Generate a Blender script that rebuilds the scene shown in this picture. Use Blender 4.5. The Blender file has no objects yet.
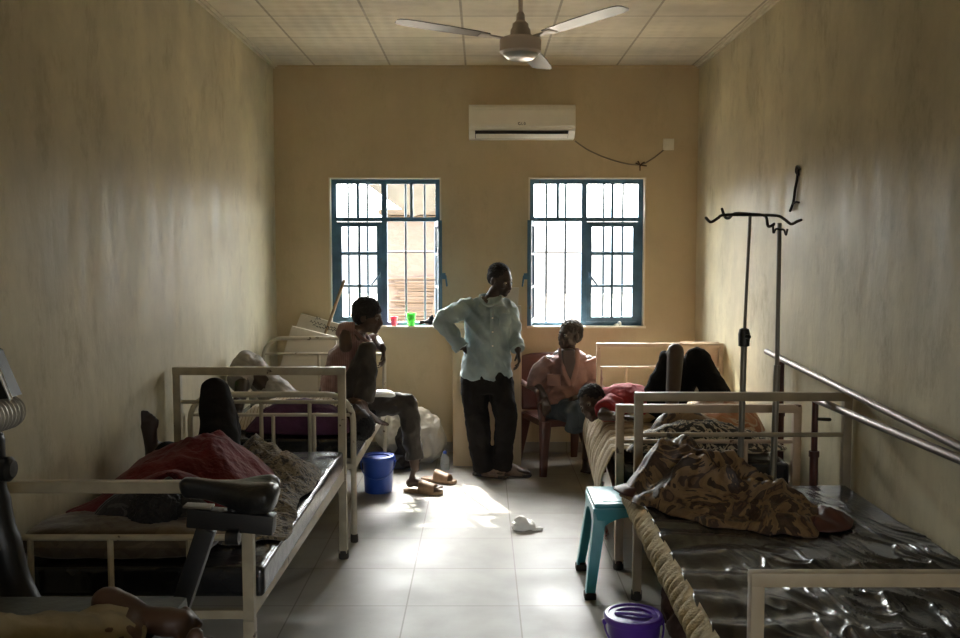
import bpy, bmesh, math, random
from mathutils import Vector, Matrix, noise, Euler
V = Vector
C = bpy.context.scene.collection
sc = bpy.context.scene
random.seed(7)

# ------------------------------------------------------------ camera, world, sun, exposure
FPX, CAMH, TANP = 933.0, 1.70, 68/933.0
PIT = math.atan(TANP)
cam = bpy.data.cameras.new('camera'); camo = bpy.data.objects.new('camera', cam); C.objects.link(camo)
cam.sensor_width = 36; cam.lens = FPX/960*36; cam.shift_x = -1.5/960
cam.clip_start = .05
camo.location = (0, 0, CAMH); camo.rotation_euler = (math.pi/2-PIT, 0, 0)
sc.camera = camo

def A(px, py, Y):
    """point at depth Y seen at photograph pixel (px,py)"""
    a = (px-481.5)/FPX; b = -(py-319)/FPX
    d = V((a, math.cos(PIT)+b*math.sin(PIT), -math.sin(PIT)+b*math.cos(PIT)))
    return V((0, 0, CAMH)) + d*(Y/d.y)

w = bpy.data.worlds.new('sky'); sc.world = w; w.use_nodes = True
nt = w.node_tree; nt.nodes.clear()
wo = nt.nodes.new('ShaderNodeOutputWorld'); bg = nt.nodes.new('ShaderNodeBackground')
sky = nt.nodes.new('ShaderNodeTexSky'); sky.sky_type = 'NISHITA'; sky.sun_disc = False
sky.sun_elevation = math.radians(47); sky.sun_rotation = math.radians(-15); sky.dust_density = 6; sky.air_density = 1.2
hs = nt.nodes.new('ShaderNodeHueSaturation'); hs.inputs['Saturation'].default_value = .12
nt.links.new(sky.outputs[0], hs.inputs['Color']); nt.links.new(hs.outputs[0], bg.inputs[0]); nt.links.new(bg.outputs[0], wo.inputs[0])
bg.inputs[1].default_value = 1.75

sun = bpy.data.lights.new('sun', 'SUN'); suno = bpy.data.objects.new('sun', sun); C.objects.link(suno)
sun.energy = 5.5; sun.angle = .004; sun.color = (1, .93, .82)
suno.rotation_euler = V((.36, -1, -1.00)).to_track_quat('-Z', 'Y').to_euler()

def portal(name, loc, rot, sx, sy):
    l = bpy.data.lights.new(name, 'AREA'); o = bpy.data.objects.new(name, l); C.objects.link(o)
    l.shape = 'RECTANGLE'; l.size = sx; l.size_y = sy; l.cycles.is_portal = True
    o.location = loc; o.rotation_euler = rot
XL, XR, YB, YF, ZC = -1.715, 1.79, 7.80, -2.2, 3.22
WT = .16
portal('left_window_daylight', (-.80, YB+WT+.02, 1.69), (math.radians(-90), 0, 0), 1.0, 1.3)
portal('right_window_daylight', (.865, YB+WT+.02, 1.69), (math.radians(-90), 0, 0), 1.0, 1.3)
portal('doorway_daylight', (.9, YF-.12, 1.05), (math.radians(90), 0, 0), .9, 2.0)
sc.view_settings.view_transform = 'Standard'; sc.view_settings.look = 'None'
sc.view_settings.gamma = 1; sc.view_settings.use_curve_mapping = False
sc.view_settings.exposure = 1.52
sc.cycles.use_denoising = True
sc.cycles.max_bounces = 10; sc.cycles.diffuse_bounces = 7; sc.cycles.glossy_bounces = 4
sc.cycles.transparent_max_bounces = 16
sc.cycles.sample_clamp_indirect = 4.0
sc.cycles.caustics_reflective = False; sc.cycles.caustics_refractive = False

# ------------------------------------------------------------ tagging
def tag(o, label, cat, group=None, kind=None):
    if label: o['label'] = label
    if cat: o['category'] = cat
    if group: o['group'] = group
    if kind: o['kind'] = kind
    return o
def thing(name, label, cat, loc=(0, 0, 0), group=None):
    o = bpy.data.objects.new(name, None); C.objects.link(o); o.location = loc
    o.empty_display_size = .05
    return tag(o, label, cat, group)
def adopt(o, parent):
    if parent is not None:
        o.parent = parent
        o.matrix_parent_inverse = parent_world(parent).inverted()
def parent_world(p):
    m = Matrix.LocRotScale(p.location, p.rotation_euler, p.scale)
    if p.parent is not None:
        m = parent_world(p.parent) @ p.matrix_parent_inverse @ m
    return m

# ------------------------------------------------------------ materials
def mat(name, col, rough=.6, metal=0, var=0, vscale=8, var_col=None, bump=0, bscale=40, spec=.5, stretch=(1, 1, 1),
        chips=None, chip_scale=18, chip_thr=.66, coat=0, sheen=0, trans=0, alpha=1, sss=0, detail=4):
    m = bpy.data.materials.new(name); m.use_nodes = True
    n = m.node_tree; b = n.nodes['Principled BSDF']
    b.inputs['Base Color'].default_value = (*col, 1); b.inputs['Roughness'].default_value = rough
    b.inputs['Metallic'].default_value = metal; b.inputs['Specular IOR Level'].default_value = spec
    b.inputs['Coat Weight'].default_value = coat; b.inputs['Sheen Weight'].default_value = sheen
    b.inputs['Transmission Weight'].default_value = trans; b.inputs['Alpha'].default_value = alpha
    tc = n.nodes.new('ShaderNodeTexCoord'); mp = n.nodes.new('ShaderNodeMapping'); mp.inputs['Scale'].default_value = stretch
    n.links.new(tc.outputs['Object'], mp.inputs[0])
    cur = None
    if var:
        t = n.nodes.new('ShaderNodeTexNoise'); t.inputs['Scale'].default_value = vscale; t.inputs['Detail'].default_value = detail
        n.links.new(mp.outputs[0], t.inputs[0])
        r = n.nodes.new('ShaderNodeValToRGB'); r.color_ramp.elements[0].position = .35; r.color_ramp.elements[1].position = .68
        vc = var_col or tuple(c*(1-var) for c in col)
        r.color_ramp.elements[0].color = (*vc, 1); r.color_ramp.elements[1].color = (*col, 1)
        n.links.new(t.outputs[0], r.inputs[0]); cur = r.outputs[0]
    if chips:
        t = n.nodes.new('ShaderNodeTexNoise'); t.inputs['Scale'].default_value = chip_scale; t.inputs['Detail'].default_value = 5
        n.links.new(mp.outputs[0], t.inputs[0])
        r = n.nodes.new('ShaderNodeValToRGB'); r.color_ramp.elements[0].position = chip_thr; r.color_ramp.elements[1].position = chip_thr+.025
        r.color_ramp.elements[0].color = (0, 0, 0, 1); r.color_ramp.elements[1].color = (1, 1, 1, 1)
        n.links.new(t.outputs[0], r.inputs[0])
        mx = n.nodes.new('ShaderNodeMix'); mx.data_type = 'RGBA'
        n.links.new(r.outputs[0], mx.inputs[0])
        if cur: n.links.new(cur, mx.inputs[6])
        else: mx.inputs[6].default_value = (*col, 1)
        mx.inputs[7].default_value = (*chips, 1); cur = mx.outputs[2]
    if cur: n.links.new(cur, b.inputs['Base Color'])
    if bump:
        t = n.nodes.new('ShaderNodeTexNoise'); t.inputs['Scale'].default_value = bscale; t.inputs['Detail'].default_value = 4
        n.links.new(mp.outputs[0], t.inputs[0])
        bp = n.nodes.new('ShaderNodeBump'); bp.inputs['Strength'].default_value = bump; bp.inputs['Distance'].default_value = .02
        n.links.new(t.outputs[0], bp.inputs['Height']); n.links.new(bp.outputs[0], b.inputs['Normal'])
    return m

def nn(n, typ, **kw):
    x = n.nodes.new(typ)
    for k, v in kw.items(): setattr(x, k, v)
    return x

def wall_material(name, base, stain, band=None, streak=1.0, dirt_low=True, srough=.42):
    m = bpy.data.materials.new(name); m.use_nodes = True
    n = m.node_tree; b = n.nodes['Principled BSDF']; L = n.links.new
    tc = nn(n, 'ShaderNodeTexCoord')
    # big blotches of grime
    t1 = nn(n, 'ShaderNodeTexNoise'); t1.inputs['Scale'].default_value = 1.3; t1.inputs['Detail'].default_value = 6; t1.inputs['Roughness'].default_value = .62
    L(tc.outputs['Object'], t1.inputs[0])
    r1 = nn(n, 'ShaderNodeValToRGB'); r1.color_ramp.elements[0].position = .36; r1.color_ramp.elements[1].position = .62
    r1.color_ramp.elements[0].color = (*stain, 1); r1.color_ramp.elements[1].color = (*base, 1)
    L(t1.outputs[0], r1.inputs[0])
    # vertical drips
    mp = nn(n, 'ShaderNodeMapping'); mp.inputs['Scale'].default_value = (6, 6, .9); L(tc.outputs['Object'], mp.inputs[0])
    t2 = nn(n, 'ShaderNodeTexNoise'); t2.inputs['Scale'].default_value = 1; t2.inputs['Detail'].default_value = 5; L(mp.outputs[0], t2.inputs[0])
    r2 = nn(n, 'ShaderNodeValToRGB'); r2.color_ramp.elements[0].position = .33; r2.color_ramp.elements[1].position = .6
    r2.color_ramp.elements[0].color = (.74, .72, .68, 1); r2.color_ramp.elements[1].color = (1, 1, 1, 1); L(t2.outputs[0], r2.inputs[0])
    mx = nn(n, 'ShaderNodeMix', data_type='RGBA', blend_type='MULTIPLY'); mx.inputs[0].default_value = .42*streak
    L(r1.outputs[0], mx.inputs[6]); L(r2.outputs[0], mx.inputs[7]); cur = mx.outputs[2]
    # scuffs
    t3 = nn(n, 'ShaderNodeTexNoise'); t3.inputs['Scale'].default_value = 4.2; t3.inputs['Detail'].default_value = 12; t3.inputs['Roughness'].default_value = .74
    mp3 = nn(n, 'ShaderNodeMapping'); mp3.inputs['Scale'].default_value = (1, 1, .55); L(tc.outputs['Object'], mp3.inputs[0]); L(mp3.outputs[0], t3.inputs[0])
    r3 = nn(n, 'ShaderNodeValToRGB'); r3.color_ramp.elements[0].position = .34; r3.color_ramp.elements[1].position = .47
    r3.color_ramp.elements[0].color = (.6, .56, .5, 1); r3.color_ramp.elements[1].color = (1, 1, 1, 1); L(t3.outputs[0], r3.inputs[0])
    m3 = nn(n, 'ShaderNodeMix', data_type='RGBA', blend_type='MULTIPLY'); m3.inputs[0].default_value = .62*streak
    L(cur, m3.inputs[6]); L(r3.outputs[0], m3.inputs[7]); cur = m3.outputs[2]
    if band:   # a painted dado: another paint colour below this height
        sx = nn(n, 'ShaderNodeSeparateXYZ'); L(tc.outputs['Object'], sx.inputs[0])
        lt = nn(n, 'ShaderNodeMath', operation='LESS_THAN'); L(sx.outputs[2], lt.inputs[0]); lt.inputs[1].default_value = band[0]
        m4 = nn(n, 'ShaderNodeMix', data_type='RGBA', blend_type='MULTIPLY'); L(lt.outputs[0], m4.inputs[0])
        L(cur, m4.inputs[6]); m4.inputs[7].default_value = (*band[1], 1); cur = m4.outputs[2]
    L(cur, b.inputs['Base Color']); b.inputs['Specular IOR Level'].default_value = .38
    rr = nn(n, 'ShaderNodeMapRange'); rr.inputs[1].default_value = .35; rr.inputs[2].default_value = .65
    rr.inputs[3].default_value = srough-.06; rr.inputs[4].default_value = srough+.09
    L(t2.outputs[0], rr.inputs[0]); L(rr.outputs[0], b.inputs['Roughness'])
    t4 = nn(n, 'ShaderNodeTexNoise'); t4.inputs['Scale'].default_value = 11; t4.inputs['Detail'].default_value = 7
    mp4 = nn(n, 'ShaderNodeMapping'); mp4.inputs['Scale'].default_value = (1, 1, .45); L(tc.outputs['Object'], mp4.inputs[0]); L(mp4.outputs[0], t4.inputs[0])
    bp = nn(n, 'ShaderNodeBump'); bp.inputs['Strength'].default_value = .35; bp.inputs['Distance'].default_value = .012
    L(t4.outputs[0], bp.inputs['Height']); L(bp.outputs[0], b.inputs['Normal'])
    return m

def tile_material(name, base, line, sx_, sy_, ox, oy, lw, rough, bump_kind='floor'):
    m = bpy.data.materials.new(name); m.use_nodes = True
    n = m.node_tree; b = n.nodes['Principled BSDF']; L = n.links.new
    tc = nn(n, 'ShaderNodeTexCoord'); sp = nn(n, 'ShaderNodeSeparateXYZ'); L(tc.outputs['Object'], sp.inputs[0])
    def edge(out, s, o):
        a = nn(n, 'ShaderNodeMath', operation='SUBTRACT'); L(out, a.inputs[0]); a.inputs[1].default_value = o
        d = nn(n, 'ShaderNodeMath', operation='DIVIDE'); L(a.outputs[0], d.inputs[0]); d.inputs[1].default_value = s
        f = nn(n, 'ShaderNodeMath', operation='FRACT'); L(d.outputs[0], f.inputs[0])
        g = nn(n, 'ShaderNodeMath', operation='SUBTRACT'); L(f.outputs[0], g.inputs[0]); g.inputs[1].default_value = .5
        h = nn(n, 'ShaderNodeMath', operation='ABSOLUTE'); L(g.outputs[0], h.inputs[0])
        k = nn(n, 'ShaderNodeMath', operation='GREATER_THAN'); L(h.outputs[0], k.inputs[0]); k.inputs[1].default_value = .5-lw/s/2
        fl = nn(n, 'ShaderNodeMath', operation='FLOOR'); L(d.outputs[0], fl.inputs[0])
        return k.outputs[0], fl.outputs[0], d.outputs[0]
    ex, fx, dx = edge(sp.outputs[0], sx_, ox); ey, fy, dy = edge(sp.outputs[1], sy_, oy)
    mxm = nn(n, 'ShaderNodeMath', operation='MAXIMUM'); L(ex, mxm.inputs[0]); L(ey, mxm.inputs[1])
    cb = nn(n, 'ShaderNodeCombineXYZ'); L(fx, cb.inputs[0]); L(fy, cb.inputs[1])
    wn = nn(n, 'ShaderNodeTexWhiteNoise'); L(cb.outputs[0], wn.inputs[0])
    rr = nn(n, 'ShaderNodeMapRange'); L(wn.outputs[0], rr.inputs[0]); rr.inputs[3].default_value = .93; rr.inputs[4].default_value = 1.03
    t = nn(n, 'ShaderNodeTexNoise'); t.inputs['Scale'].default_value = 2.6; t.inputs['Detail'].default_value = 7; L(tc.outputs['Object'], t.inputs[0])
    r = nn(n, 'ShaderNodeValToRGB'); r.color_ramp.elements[0].position = .3; r.color_ramp.elements[1].position = .6
    r.color_ramp.elements[0].color = (*[c*.78 for c in base], 1); r.color_ramp.elements[1].color = (*base, 1); L(t.outputs[0], r.inputs[0])
    # crumbs and specks
    t5 = nn(n, 'ShaderNodeTexNoise'); t5.inputs['Scale'].default_value = 34; t5.inputs['Detail'].default_value = 3; L(tc.outputs['Object'], t5.inputs[0])
    r5 = nn(n, 'ShaderNodeValToRGB'); r5.color_ramp.elements[0].position = .20; r5.color_ramp.elements[1].position = .22
    r5.color_ramp.elements[0].color = (.35, .32, .28, 1); r5.color_ramp.elements[1].color = (1, 1, 1, 1); L(t5.outputs[0], r5.inputs[0])
    m5 = nn(n, 'ShaderNodeMix', data_type='RGBA', blend_type='MULTIPLY'); m5.inputs[0].default_value = .8 if bump_kind == 'floor' else 0
    L(r.outputs[0], m5.inputs[6]); L(r5.outputs[0], m5.inputs[7])
    mu = nn(n, 'ShaderNodeMix', data_type='RGBA', blend_type='MULTIPLY'); mu.inputs[0].default_value = 1
    L(m5.outputs[2], mu.inputs[6]); L(rr.outputs[0], mu.inputs[7])
    ml = nn(n, 'ShaderNodeMix', data_type='RGBA'); L(mxm.outputs[0], ml.inputs[0]); L(mu.outputs[2], ml.inputs[6]); ml.inputs[7].default_value = (*line, 1)
    L(ml.outputs[2], b.inputs['Base Color'])
    if bump_kind == 'floor':
        r2 = nn(n, 'ShaderNodeMapRange'); L(t.outputs[0], r2.inputs[0]); r2.inputs[1].default_value = .3; r2.inputs[2].default_value = .7
        r2.inputs[3].default_value = rough+.14; r2.inputs[4].default_value = rough-.03; L(r2.outputs[0], b.inputs['Roughness'])
        t2 = nn(n, 'ShaderNodeTexNoise'); t2.inputs['Scale'].default_value = 30; L(tc.outputs['Object'], t2.inputs[0])
        bp = nn(n, 'ShaderNodeBump'); bp.inputs['Strength'].default_value = .08; bp.inputs['Distance'].default_value = .004
        L(t2.outputs[0], bp.inputs['Height']); L(bp.outputs[0], b.inputs['Normal'])
    else:
        b.inputs['Roughness'].default_value = rough
        # pressed quilt relief of the ceiling tiles
        ax = nn(n, 'ShaderNodeMath', operation='ADD'); L(dx, ax.inputs[0]); L(dy, ax.inputs[1])
        bx = nn(n, 'ShaderNodeMath', operation='SUBTRACT'); L(dx, bx.inputs[0]); L(dy, bx.inputs[1])
        def wv(o):
            k = nn(n, 'ShaderNodeMath', operation='MULTIPLY'); L(o, k.inputs[0]); k.inputs[1].default_value = math.pi*2*3
            s = nn(n, 'ShaderNodeMath', operation='SINE'); L(k.outputs[0], s.inputs[0]); return s.outputs[0]
        pr = nn(n, 'ShaderNodeMath', operation='MULTIPLY'); L(wv(ax.outputs[0]), pr.inputs[0]); L(wv(bx.outputs[0]), pr.inputs[1])
        bp = nn(n, 'ShaderNodeBump'); bp.inputs['Strength'].default_value = .5; bp.inputs['Distance'].default_value = .008
        L(pr.outputs[0], bp.inputs['Height']); L(bp.outputs[0], b.inputs['Normal'])
    return m

def pattern_mat(name, cols, scale, kind='voronoi', stretch=(1, 1, 1), rough=.85, bump=.3, bscale=25, distort=1.2, sheen=.2, coat=0):
    """printed cloth: several dye colours in patches"""
    m = bpy.data.materials.new(name); m.use_nodes = True
    n = m.node_tree; b = n.nodes['Principled BSDF']; L = n.links.new
    tc = nn(n, 'ShaderNodeTexCoord'); mp = nn(n, 'ShaderNodeMapping'); mp.inputs['Scale'].default_value = stretch; L(tc.outputs['Object'], mp.inputs[0])
    if kind == 'voronoi':
        nz = nn(n, 'ShaderNodeTexNoise'); nz.inputs['Scale'].default_value = scale*.6; L(mp.outputs[0], nz.inputs[0])
        ad = nn(n, 'ShaderNodeMix', data_type='RGBA', blend_type='LINEAR_LIGHT'); ad.inputs[0].default_value = .06*distort
        L(mp.outputs[0], ad.inputs[6]); L(nz.outputs[1], ad.inputs[7])
        t = nn(n, 'ShaderNodeTexVoronoi'); t.inputs['Scale'].default_value = scale; L(ad.outputs[2], t.inputs[0])
        sep = nn(n, 'ShaderNodeSeparateColor'); L(t.outputs['Color'], sep.inputs[0]); src = sep.outputs[0]
    elif kind == 'wave':
        t = nn(n, 'ShaderNodeTexWave'); t.inputs['Scale'].default_value = scale; t.inputs['Distortion'].default_value = distort
        t.inputs['Detail'].default_value = 3; L(mp.outputs[0], t.inputs[0]); src = t.outputs['Fac']
    else:
        t = nn(n, 'ShaderNodeTexNoise'); t.inputs['Scale'].default_value = scale; t.inputs['Detail'].default_value = 3; t.inputs['Distortion'].default_value = distort
        L(mp.outputs[0], t.inputs[0])
        mr = nn(n, 'ShaderNodeMapRange'); mr.inputs[1].default_value = .3; mr.inputs[2].default_value = .7; L(t.outputs[0], mr.inputs[0]); src = mr.outputs[0]
    r = nn(n, 'ShaderNodeValToRGB'); r.color_ramp.interpolation = 'CONSTANT' if kind != 'wave' else 'LINEAR'
    while len(r.color_ramp.elements) < len(cols): r.color_ramp.elements.new(.5)
    for i, c in enumerate(cols):
        r.color_ramp.elements[i].position = i/len(cols); r.color_ramp.elements[i].color = (*c, 1)
    L(src, r.inputs[0]); L(r.outputs[0], b.inputs['Base Color'])
    b.inputs['Roughness'].default_value = rough; b.inputs['Sheen Weight'].default_value = sheen; b.inputs['Coat Weight'].default_value = coat
    if bump:
        t2 = nn(n, 'ShaderNodeTexNoise'); t2.inputs['Scale'].default_value = bscale; t2.inputs['Detail'].default_value = 4; L(tc.outputs['Object'], t2.inputs[0])
        bp = nn(n, 'ShaderNodeBump'); bp.inputs['Strength'].default_value = bump; bp.inputs['Distance'].default_value = .02
        L(t2.outputs[0], bp.inputs['Height']); L(bp.outputs[0], b.inputs['Normal'])
    return m

def glass_material(name, tint=(.93, .96, .95), refl=.12, rough=.02):
    m = bpy.data.materials.new(name); m.use_nodes = True
    n = m.node_tree; n.nodes.clear(); L = n.links.new
    o = nn(n, 'ShaderNodeOutputMaterial'); t = nn(n, 'ShaderNodeBsdfTransparent'); t.inputs[0].default_value = (*tint, 1)
    g = nn(n, 'ShaderNodeBsdfGlossy'); g.inputs['Roughness'].default_value = rough
    lw = nn(n, 'ShaderNodeLayerWeight'); lw.inputs[0].default_value = refl
    mx = nn(n, 'ShaderNodeMixShader'); L(lw.outputs['Fresnel'], mx.inputs[0]); L(t.outputs[0], mx.inputs[1]); L(g.outputs[0], mx.inputs[2]); L(mx.outputs[0], o.inputs[0])
    return m

def film_material(name, col, opac=.45, rough=.3):
    m = bpy.data.materials.new(name); m.use_nodes = True
    n = m.node_tree; b = n.nodes['Principled BSDF']; L = n.links.new
    b.inputs['Base Color'].default_value = (*col, 1); b.inputs['Roughness'].default_value = rough
    b.inputs['Alpha'].default_value = opac
    b.inputs['Subsurface Weight'].default_value = 0
    return m

M = {}
M['wall_side'] = wall_material('side_wall_paint', (.63, .565, .385), (.45, .40, .27), streak=.9, srough=.50)
M['wall_back'] = wall_material('back_wall_paint', (.60, .50, .33), (.53, .435, .28), streak=.35, srough=.5)
M['ceiling'] = tile_material('ceiling_tile', (.78, .71, .56), (.40, .35, .26), .62, .62, -.13, 7.42, .016, .6, 'ceiling')
M['floor'] = tile_material('floor_tile', (.335, .32, .285), (.18, .16, .14), .54, .53, -.36, 5.43, .007, .40)
M['floor'].node_tree.nodes['Principled BSDF'].inputs['Specular IOR Level'].default_value = .32
M['cream_trim'] = mat('cream_gloss_paint', (.66, .60, .46), .5, var=.15)
M['reveal'] = mat('pale_reveal_plaster', (.80, .74, .60), .7, var=.12, vscale=5)
M['blue'] = mat('blue_window_paint', (.085, .20, .32), .45, var=.35, vscale=9, chips=(.12, .11, .1), chip_thr=.7)
M['bar'] = mat('grey_bar_steel', (.09, .10, .11), .5, metal=.3)
M['glass'] = glass_material('window_glass')
M['bed_cream'] = mat('chipped_cream_enamel', (.46, .41, .30), .45, var=.25, vscale=12, chips=(.07, .045, .03), chip_scale=14, chip_thr=.68)
M['bed_cream2'] = mat('aged_ivory_enamel', (.55, .50, .39), .42, var=.2, vscale=10, chips=(.08, .05, .03), chip_scale=11, chip_thr=.66)
M['bed_grey'] = mat('grey_beige_enamel', (.36, .30, .205), .42, var=.22, vscale=10, chips=(.09, .06, .04), chip_scale=12, chip_thr=.70)
M['bed_pink'] = mat('faded_pink_enamel', (.54, .415, .31), .5, var=.18, vscale=10, chips=(.12, .07, .05), chip_scale=12, chip_thr=.68)
M['vinyl'] = mat('black_vinyl', (.018, .018, .02), .22, var=.3, vscale=6, bump=.35, bscale=9, spec=.6)
M['skin'] = mat('dark_brown_skin', (.085, .050, .033), .48, var=.22, vscale=9, spec=.45, bump=.05, bscale=60)
M['skin2'] = mat('deep_brown_skin', (.045, .027, .019), .46, var=.2, vscale=9, spec=.45)
M['skin3'] = mat('warm_brown_skin', (.085, .045, .029), .5, var=.25, vscale=12, spec=.4, bump=.06, bscale=70)
M['hair'] = mat('black_hair', (.012, .010, .009), .85, bump=.9, bscale=70)
M['hair2'] = mat('greying_hair', (.045, .037, .03), .85, bump=.9, bscale=70, var=.4, vscale=30)
M['eye'] = mat('eye_white', (.22, .19, .16), .35); M['iris'] = mat('dark_iris', (.01, .006, .004), .15)
M['shirt_blue'] = mat('washed_light_blue_cotton', (.33, .41, .41), .85, var=.35, var_col=(.20, .27, .29), vscale=7, bump=.3, bscale=14, sheen=.2)
M['trouser_black'] = mat('black_cotton', (.017, .015, .014), 1.0, var=.3, bump=.3, bscale=15, spec=.15)
M['shirt_maroon'] = pattern_mat('dusty_maroon_check', [(.19, .095, .085), (.23, .13, .115), (.17, .08, .075), (.26, .16, .14)], 24, 'wave', (1, 1, 1), bump=.3, distort=.6)
M['trouser_grey'] = mat('brown_grey_cotton', (.050, .041, .034), .88, var=.3, bump=.4, bscale=16, sheen=.15)
M['shirt_pink'] = mat('faded_salmon_cotton', (.25, .135, .110), .88, var=.25, vscale=9, bump=.35, bscale=15, sheen=.2)
M['trouser_slate'] = mat('slate_cotton', (.07, .085, .095), .88, var=.3, bump=.35, bscale=16)
M['red'] = mat('red_jersey', (.42, .035, .045), .85, var=.3, vscale=8, bump=.3, bscale=20)
M['dark_red'] = mat('dark_red_fleece', (.15, .014, .018), .93, var=.35, vscale=7, bump=.5, bscale=35, sheen=.05)
M['trouser_pale'] = mat('pale_grey_cotton', (.36, .33, .29), .85, var=.3, bump=.35, bscale=14)
M['khaki'] = mat('khaki_cotton', (.30, .25, .15), .9, var=.3, bump=.4, bscale=18)
M['tan_leather'] = mat('tan_plastic_leather', (.33, .20, .11), .55, var=.35, vscale=20)
M['brown_leather'] = mat('worn_brown_leather', (.17, .12, .085), .6, var=.45, vscale=22)
M['dark_sole'] = mat('dark_rubber', (.03, .025, .022), .7)
M['plastic_white'] = mat('ivory_plastic', (.88, .85, .75), .35, var=.06)
M['plastic_grey'] = mat('dark_grey_plastic', (.05, .045, .04), .5)
M['black_plastic'] = mat('matte_black_plastic', (.010, .010, .011), .42)
M['black_leather'] = mat('black_saddle_vinyl', (.016, .016, .016), .30, bump=.12, bscale=60)
M['rail_steel'] = mat('dull_rail_steel', (.20, .165, .15), .45, metal=.7)
M['grip_silver'] = mat('silver_ribbed_plastic', (.42, .42, .40), .35, metal=.35)
M['chrome'] = mat('brushed_steel', (.55, .55, .53), .32, metal=1)
M['pole_steel'] = mat('grey_pole_steel', (.20, .19, .17), .35, metal=.7)
M['dark_steel'] = mat('dark_steel', (.05, .045, .04), .4, metal=.6)
M['maroon_steel'] = mat('maroon_painted_steel', (.075, .018, .014), .45, var=.3)
M['maroon_plastic'] = mat('maroon_plastic', (.095, .034, .024), .38, var=.2)
M['teal'] = mat('teal_plastic', (.045, .33, .40), .32, var=.12)
M['blue_bucket'] = mat('cobalt_plastic', (.025, .08, .42), .35, var=.12)
M['purple'] = mat('purple_plastic', (.10, .035, .36), .3, var=.1)
M['fan_metal'] = mat('taupe_fan_metal', (.50, .44, .40), .42, metal=.2)
M['fan_light'] = mat('pale_taupe_enamel', (.66, .58, .54), .4)
M['fan_blade'] = mat('aluminium_fan_blade', (.060, .045, .033), .35, metal=.3, var=.4, vscale=6)
M['pink_cup'] = film_material('translucent_pink_plastic', (.95, .12, .24), .85); M['green_cup'] = film_material('translucent_green_plastic', (.12, .80, .10), .85)
M['board'] = mat('off_white_board', (.62, .57, .47), .75, var=.12, vscale=4)
M['ink'] = mat('black_ink', (.03, .03, .035), .7)
M['wood'] = mat('bare_wood', (.35, .24, .14), .7, var=.3, stretch=(12, 12, 1.5))
M['cabinet'] = mat('beige_cabinet_board', (.58, .46, .28), .55, var=.12, vscale=5)
M['sack'] = film_material('milky_plastic_film', (.66, .62, .52), .75, .38)
M['bag'] = film_material('white_plastic_film', (.86, .85, .82), .8, .35)
M['pet'] = film_material('clear_plastic', (.62, .68, .70), .4, .08)
M['pattern_brown'] = pattern_mat('brown_tan_print', [(.040, .022, .015), (.060, .033, .022), (.035, .020, .014), (.21, .135, .065), (.17, .105, .052), (.05, .028, .02), (.12, .07, .038)], 4.6, 'noise', distort=2.6, rough=.5, coat=.05, sheen=0, bump=.5, bscale=14)
M['pattern_leopard'] = pattern_mat('leopard_print_fleece', [(.035, .03, .025), (.16, .125, .075), (.20, .16, .10), (.05, .04, .03), (.13, .10, .06)], 17, 'noise', distort=1.5, bump=.7, bscale=60, rough=.95)
M['stripe'] = pattern_mat('striped_cream_print', [(.50, .40, .26), (.56, .46, .31), (.13, .09, .06), (.50, .38, .24), (.28, .19, .12), (.54, .44, .29)], 3.6, 'wave', (.25, 1.0, .6), distort=2.2, bump=.3)
M['stripe'].node_tree.nodes['Wave Texture'].bands_direction = 'Y'
M['bandw'] = pattern_mat('black_and_cream_print', [(.02, .018, .016), (.02, .018, .016), (.42, .36, .26), (.03, .02, .02)], 15, 'noise', distort=2, bump=.3)
M['bandw_dark'] = pattern_mat('black_print', [(.012, .010, .010), (.02, .016, .015), (.012, .010, .010), (.05, .045, .042)], 15, 'noise', distort=2, bump=.4)
M['orange_print'] = pattern_mat('orange_cream_print', [(.40, .25, .15), (.42, .19, .09), (.5, .36, .24), (.33, .13, .06)], 6, 'noise', distort=2, bump=.3)
M['cream_cloth'] = pattern_mat('cream_brown_stripe', [(.50, .43, .33), (.54, .47, .37), (.20, .13, .09), (.48, .41, .31)], 3.0, 'wave', (2.4, 1.0, 1.0), distort=4, bump=.3)
M['purple_cloth'] = mat('plum_cloth', (.075, .022, .065), .9, var=.35, bump=.4, bscale=18)
M['foam'] = mat('yellow_foam', (.50, .41, .24), .95, var=.3, vscale=16, bump=.7, bscale=30)
M['pillow'] = pattern_mat('brown_mottled_ticking', [(.075, .052, .032), (.10, .075, .045), (.085, .06, .037), (.12, .09, .055)], 6, 'noise', distort=1, bump=.25)
M['redwhite'] = pattern_mat('red_and_white_print', [(.33, .03, .03), (.5, .44, .4), (.3, .03, .03)], 16, 'noise', distort=2)
M['couch'] = mat('dark_green_vinyl', (.035, .045, .04), .45, var=.2, bump=.1)
M['mud'] = pattern_mat('mud_brick', [(.115, .090, .078), (.105, .082, .070), (.122, .096, .082)], 5, 'noise', (1, 1, 3), distort=1)
M['thatch'] = mat('dry_grass_mat', (.115, .088, .068), .95, var=.25, vscale=5, stretch=(1, 1, 14), bump=.4, bscale=10)
M['dirt'] = mat('pale_dirt', (.30, .25, .19), .95, var=.2)
M['tarp'] = mat('grey_tarpaulin', (.085, .075, .066), .7, var=.3)
M['brown_cloth'] = mat('brown_cloth', (.085, .045, .03), .9, var=.3, bump=.4, bscale=15)
M['maroon_cloth'] = mat('maroon_satin_lining', (.10, .035, .026), .5, var=.3)
M['dark_cloth'] = mat('near_black_cloth', (.02, .016, .015), .9, bump=.4, bscale=15)
M['cable'] = mat('pvc_cable', (.22, .19, .15), .6)

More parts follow.
